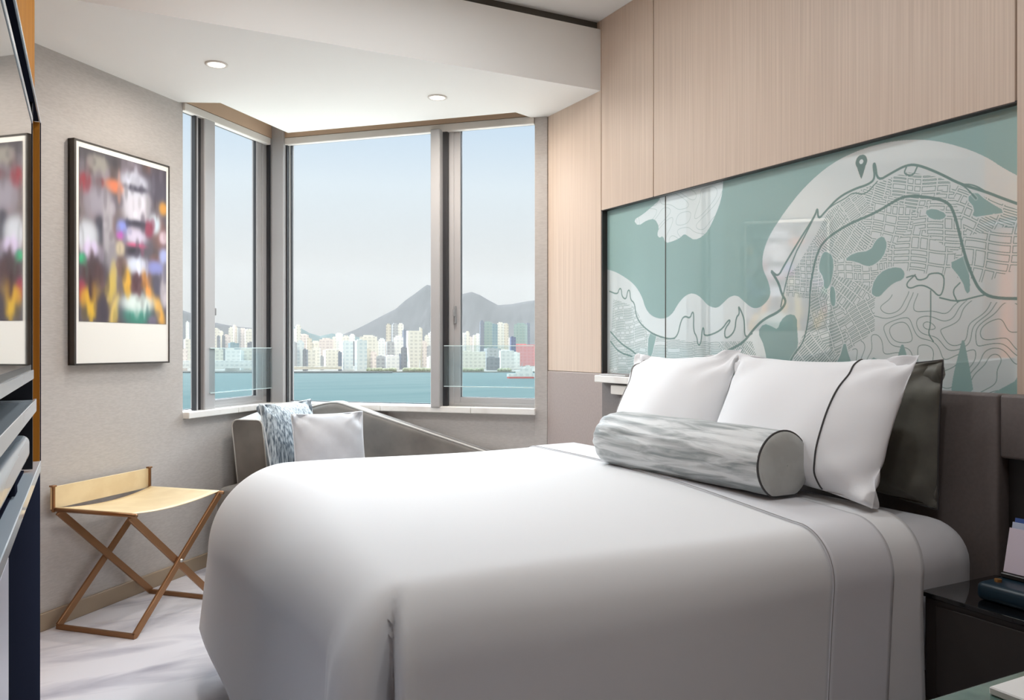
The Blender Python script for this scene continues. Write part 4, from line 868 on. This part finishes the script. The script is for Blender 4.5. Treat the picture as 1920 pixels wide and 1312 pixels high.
# pane, px left, px right, px top, colour, row (0 waterfront, 1 middle, 2 back), own label or None, shape
BL = [('A', 343, 351, 655, 'pink', 0, 0, 0), ('A', 346, 359, 636, 'cream', 1, 0, 0), ('A', 349.5, 353, 604, 'white', 2, 0, 1), ('A', 354, 357, 606, 'grey', 2, 0, 1), ('A', 358, 368, 622, 'cream', 2, 0, 0),
 ('B', 396, 410, 617, 'cream', 2, 0, 1), ('B', 408, 412, 630, 'dark_grey', 1, 0, 0), ('B', 411, 418, 622, 'cream', 2, 0, 1), ('B', 416.5, 422, 629, 'dark_grey', 1, 0, 0), ('B', 421, 431, 628, 'pink', 1, 0, 0), ('B', 430, 438, 615, 'cream', 2, 0, 1),
 ('B', 437, 442, 611, 'pink', 2, 0, 1), ('B', 442, 445, 613, 'tan', 2, 0, 0), ('B', 445, 450, 615, 'grey', 2, 0, 0), ('B', 449, 461, 617, 'pink', 2, 0, 1), ('B', 460, 476, 619, 'cream', 2, 0, 1), ('B', 475, 492, 626, 'cream', 2, 0, 1),
 ('B', 430, 446, 643, 'teal_glass', 1, 0, 0), ('B', 466, 486, 642, 'dark_grey', 1, 0, 0), ('B', 401, 417, 655, 'cream', 0, 0, 0), ('B', 423, 449, 655, 'white', 0, 0, 0), ('B', 450, 456, 657, 'pale_blue', 0, 0, 0), ('B', 456, 496, 654, 'cream', 0, 0, 0),
 ('C', 534, 546, 614, 'cream', 2, 0, 1), ('C', 545, 556, 618, 'white', 2, 0, 1), ('C', 555, 563, 611, 'cream', 2, 0, 1), ('C', 538, 553, 640, 'cream', 1, 0, 0), ('C', 551, 556, 642, 'grey', 0, 0, 0), ('C', 556, 570, 641, 'pale_blue', 0, 0, 1), ('C', 562, 577, 628, 'pink', 2, 0, 1),
 ('C', 569, 576, 655, 'dark_grey', 0, 0, 0), ('C', 575, 584, 634, 'tan', 2, 0, 0), ('C', 583, 601, 641, 'cream', 2, 0, 1), ('C', 577, 589, 657, 'cream', 0, 0, 0), ('C', 588, 600, 652, 'cream', 1, 0, 0), ('C', 599, 625, 636, 'pink', 2, 0, 1), ('C', 601, 607, 668, 'grey', 0, 0, 0), ('C', 608, 634, 656, 'cream', 1, 0, 0),
 ('C', 624, 631, 632, 'cream', 2, 0, 0), ('C', 630, 642, 626, 'white', 2, 0, 1), ('C', 634, 641, 660, 'slate', 0, 0, 0), ('C', 641, 660, 640, 'pale_blue', 0, 'square pale blue white block left of the middle in the wide pane', 0), ('C', 643, 655, 631, 'cream', 2, 0, 1), ('C', 656, 665, 628, 'white', 2, 0, 1), ('C', 661, 667, 641, 'dark_grey', 1, 0, 0),
 ('C', 667, 686, 638, 'pale_blue', 0, 0, 0), ('C', 675, 707, 631, 'cream', 1, 'broad cream slab block at the middle of the wide pane', 1), ('C', 686, 694, 655, 'tan', 0, 0, 0), ('C', 695, 706, 660, 'pink', 0, 0, 0), ('C', 706, 712, 640, 'cream', 2, 0, 0), ('C', 711, 721, 636, 'white', 2, 0, 1), ('C', 720, 727, 641, 'pink', 2, 0, 0),
 ('C', 724, 733, 609, 'tan', 2, 'leftmost of the three tall thin towers before the mountain', 1), ('C', 735.5, 745, 608, 'grey', 2, 'middle one of the three tall thin towers before the mountain', 1), ('C', 747, 756, 608, 'cream', 2, 'rightmost of the three tall thin towers before the mountain', 1),
 ('C', 725, 738, 641, 'grey', 1, 0, 0), ('C', 738, 756, 632, 'white', 1, 0, 1), ('C', 755.5, 762, 619, 'slate', 1, 'very thin dark tower left of the big tapering one', 0), ('C', 753, 762, 652, 'dark_grey', 0, 0, 0), ('C', 763, 789, 620, 'cream', 0, 'tall cream tower tapering to its foot at the waterfront', 2), ('C', 788, 792, 616, 'tan', 1, 0, 0),
 ('C', 791, 799, 640, 'pink', 1, 0, 0), ('C', 797, 805, 630, 'cream', 2, 0, 1), ('C', 804, 820, 624, 'white', 2, 0, 1), ('C', 800, 818, 649, 'grey', 1, 0, 0), ('C', 802, 820, 669, 'white', 0, 0, 0), ('C', 707, 722, 668, 'grey', 0, 0, 0), ('C', 723, 747, 667, 'white', 0, 'wide low white hall below the three thin towers', 0), ('C', 748, 753, 664, 'slate', 0, 0, 0),
 ('D', 852, 866, 624, 'cream', 2, 0, 1), ('D', 866, 873, 626, 'white', 2, 0, 1), ('D', 873, 880, 623, 'cream', 2, 0, 1), ('D', 880, 886, 632, 'pink', 2, 0, 0), ('D', 887, 892, 629, 'cream', 2, 0, 0), ('D', 892, 900, 627, 'white', 2, 0, 1), ('D', 900, 907, 603, 'slate', 2, 'narrow slate blue tower left of the green glass pair', 1), ('D', 906, 923, 605, 'green_glass', 2, 'green glass tower with a slate tower on its left', 1),
 ('D', 922, 932, 608, 'teal_glass', 2, 'teal blue glass tower between the green and cream towers', 0), ('D', 933, 944, 606, 'cream', 2, 'tall cream tower in the middle of the right casement', 1), ('D', 944, 953, 608, 'tan', 2, 'brown-edged tower joined to the tall cream one', 1), ('D', 953, 959, 634, 'white', 2, 0, 0), ('D', 957, 966, 632, 'navy', 1, 'small navy blue block beside the green tower', 0), ('D', 966, 987, 608, 'green_glass', 2, 'broad green glass tower above the red building', 1), ('D', 987, 993, 606, 'slate', 2, 0, 0),
 ('D', 852, 910, 659, 'cream', 0, 'long low cream warehouse at the waterfront in the right casement', 0), ('D', 910, 937, 653, 'grey', 1, 0, 0), ('D', 914, 935, 670, 'dark_grey', 0, 0, 0), ('D', 937, 962, 657, 'white', 0, 'boxy white building between the grey block and the red one', 0), ('D', 962, 975, 661, 'white', 0, 0, 0), ('D', 961, 1004, 646, 'red', 1, 'big coral red building at the right edge of the window', 0)]
rank = {}
for P_ in 'ABCD':
    for r0 in (0, 1, 2):
        L = sorted([x for x in BL if x[0] == P_ and x[5] == r0 and not x[6]], key=lambda x: x[1] + x[2])
        for i, x in enumerate(L): rank[id(x)] = (i, len(L))
ROWN = {0: 'front row', 1: 'middle row', 2: 'back row'}
for i, x in enumerate(BL):
    P_, x0, x1, yt, colr, row, lab, shp = x
    d = (1880, 2150, 2500)[row] + (i % 5) * 48
    c = out((x0 + x1) / 2, d); wd = (x1 - x0) / FPX * d; top = hz(yt, d); h_ = top - SEA - 2.4
    dp = max(16, min(34, wd))
    b = MB()
    if shp == 2:
        a_ = [Vector((sx * wd / 2 * k, sy * dp / 2, z)) for z, k in ((0, .62), (h_ * .62, .98), (h_, .96)) for sx, sy in ((-1, -1), (1, -1), (1, 1), (-1, 1))]
        v = [b.bm.verts.new(p) for p in a_]
        for l in (0, 4):
            for k in range(4): b.bm.faces.new((v[l + k], v[l + (k + 1) % 4], v[l + 4 + (k + 1) % 4], v[l + 4 + k]))
        b.bm.faces.new(v[8:12]); b.bm.faces.new(v[3::-1])
        b.box(wd * .40, wd * .47, -1, 1, h_, h_ + 9)
    else:
        b.box(-wd / 2, wd / 2, -dp / 2, dp / 2, 0, h_)
        if shp == 1:
            b.box(-wd * .3, wd * .25, -dp * .3, dp * .3, h_, h_ + 4); b.box(wd * .05, wd * .35, -dp * .42, dp * .2, h_, h_ + 2)
            b.box(-wd * .52, -wd * .30, -dp * .56, dp * .3, 0, h_ * .94); b.box(wd * .10, wd * .26, -dp * .56, dp * .3, 0, h_ * .97)
        else:
            b.box(-wd * .35, wd * .1, -dp * .2, dp * .2, h_, h_ + 2.2)
    o = b.build('building', FAC[colr]); o.location = (c.x, c.y, SEA + 2.4); o.rotation_euler = (0, 0, -YAW - math.atan((((x0 + x1) / 2) - CX) / FPX) + R((0, 14, -12, 8)[i % 4] if wd < 40 else 0))
    if not lab:
        n_, tot = rank[id(x)]
        kind = 'tower' if (yt < 634) else 'block'
        lab = '%s %s in %s, %s from the left in the %s' % (colr.replace('_', ' '), kind, PANES[P_], ORD[n_], ROWN[row]) if tot > 1 else 'only %s %s of the %s in %s' % (colr.replace('_', ' '), kind, ROWN[row], PANES[P_])
    tag(o, lab, 'building', 'buildings of the city skyline across the harbour')
# waterfront: long pier building, breakwater, greenery, ship
def long_box(name, xa_, xb_, d, y0, y1, m, lab, cat, dots=False, deep=14):
    A, B = out(xa_, d), out(xb_, d); c = (A + B) / 2; L = (B - A).length; ang = math.atan2((B - A).y, (B - A).x)
    z0, z1 = hz(y0, d), hz(y1, d)
    b = MB(); b.box(-L / 2, L / 2, -deep / 2, deep / 2, 0, z1 - z0, 0)
    if dots:
        n_ = int(L / 14)
        for k in range(n_): b.box(-L / 2 + 14 * k + 3, -L / 2 + 14 * k + 8, -deep / 2 - 1, -deep / 2 + 1, (z1 - z0) * .35, (z1 - z0) * .62)
    o = b.build(name, m); o.location = (c.x, c.y, z0); o.rotation_euler = (0, 0, ang); return tag(o, lab, cat)
long_box('ferry_pier', 330, 500, 1846, 690, 676, FAC['white'], 'long white two-storey pier building along the far shore at left', 'pier', True)
long_box('breakwater', 534, 736, 1780, 698.6, 696.2, mat('wet_stone', (70, 74, 72), .8), 'thin dark breakwater lying on the water in the wide pane', 'breakwater')
long_box('ferry_pier', 545, 640, 1848, 692, 687, FAC['tan'], 'low tan quay shed behind the breakwater', 'pier')
long_box('breakwater', 330, 500, 1790, 698.4, 696.6, MATS['wet_stone'], 'thin dark breakwater below the white pier at left', 'breakwater')
tree_m = noisy('shore_trees', (112, 118, 92), (150, 150, 120), (.05, .05, .05), 4, .3, .7, .95)
rnd = random.Random(5)
def shrub_row(xa_, xb_, lab):
    b = MB(); n_ = int((xb_ - xa_) / 1.3)
    for k in range(n_):
        p = out(xa_ + (xb_ - xa_) * k / n_, 1838 + rnd.uniform(-5, 5)); s_ = rnd.uniform(3, 5.5)
        t = bmesh.new(); bmesh.ops.create_icosphere(t, subdivisions=1, radius=s_); bmesh.ops.translate(t, vec=(p.x, p.y, SEA + 3 + s_ * .5), verts=t.verts); b.add(t)
    o = b.build('tree_belt', tree_m, None, True); rebase(o, tuple(out(xa_, 1838, SEA + 2.4))); return tag(o, lab, 'trees', kind='stuff')
shrub_row(690, 742, 'belt of dark trees on the shore below the broad cream slab'); shrub_row(758, 815, 'belt of dark trees on the shore below the tapering tower'); shrub_row(862, 905, 'belt of trees before the long cream warehouse'); shrub_row(935, 958, 'short belt of trees before the boxy white building')
# ship
ds = 1500; c = out(976, ds); e = empty('ship', (c.x, c.y, SEA), -YAW - math.atan((976 - CX) / FPX)); tag(e, 'white ship with a red waterline on the harbour at the right', 'ship')
L_ = 52 / FPX * ds
b = MB(); hull = [(-L_ / 2, 0), (-L_ * .42, -4.5), (L_ * .45, -4.5), (L_ / 2, -3), (L_ / 2, 3), (L_ * .45, 4.5), (-L_ * .42, 4.5)]
b.prism(hull, 3.2, 8.5); b.build('hull', FAC['white'], e)
b = MB(); b.prism([(x * .97, y * .97) for x, y in hull], -.5, 3.2); b.build('waterline', mat('ship_red', (206, 84, 78), .6), e)
b = MB(); b.box(-L_ * .18, L_ * .44, -3.5, 3.5, 8.5, 14); b.box(-L_ * .02, L_ * .40, -3, 3, 14, 19); b.box(L_ * .18, L_ * .34, -2, 2, 19, 24); b.build('superstructure', FAC['white'], e)
b = MB(); b.tube([(L_ * .05, 0, 19), (L_ * .05, 0, 29)], .6, 8); b.build('mast', FAC['grey'], e)

# ---------------------------------------------------------------- haze over the harbour
hm = bpy.data.materials.new('harbour_haze'); hm.use_nodes = True; hn = hm.node_tree; hn.nodes.clear()
ho_ = hn.nodes.new('ShaderNodeOutputMaterial'); vs = hn.nodes.new('ShaderNodeVolumeScatter'); vs.inputs['Density'].default_value = 8e-5
vs.inputs['Color'].default_value = (1, .985, .96, 1); vs.inputs['Anisotropy'].default_value = .2
hn.links.new(vs.outputs[0], ho_.inputs['Volume'])
b = MB(); b.box(-2500, 4500, 900, 2950, SEA - 1, 260)
o = b.build('haze', hm); o['kind'] = 'stuff'; o['label'] = 'thin pale haze over the harbour and the far city'; o['category'] = 'haze'
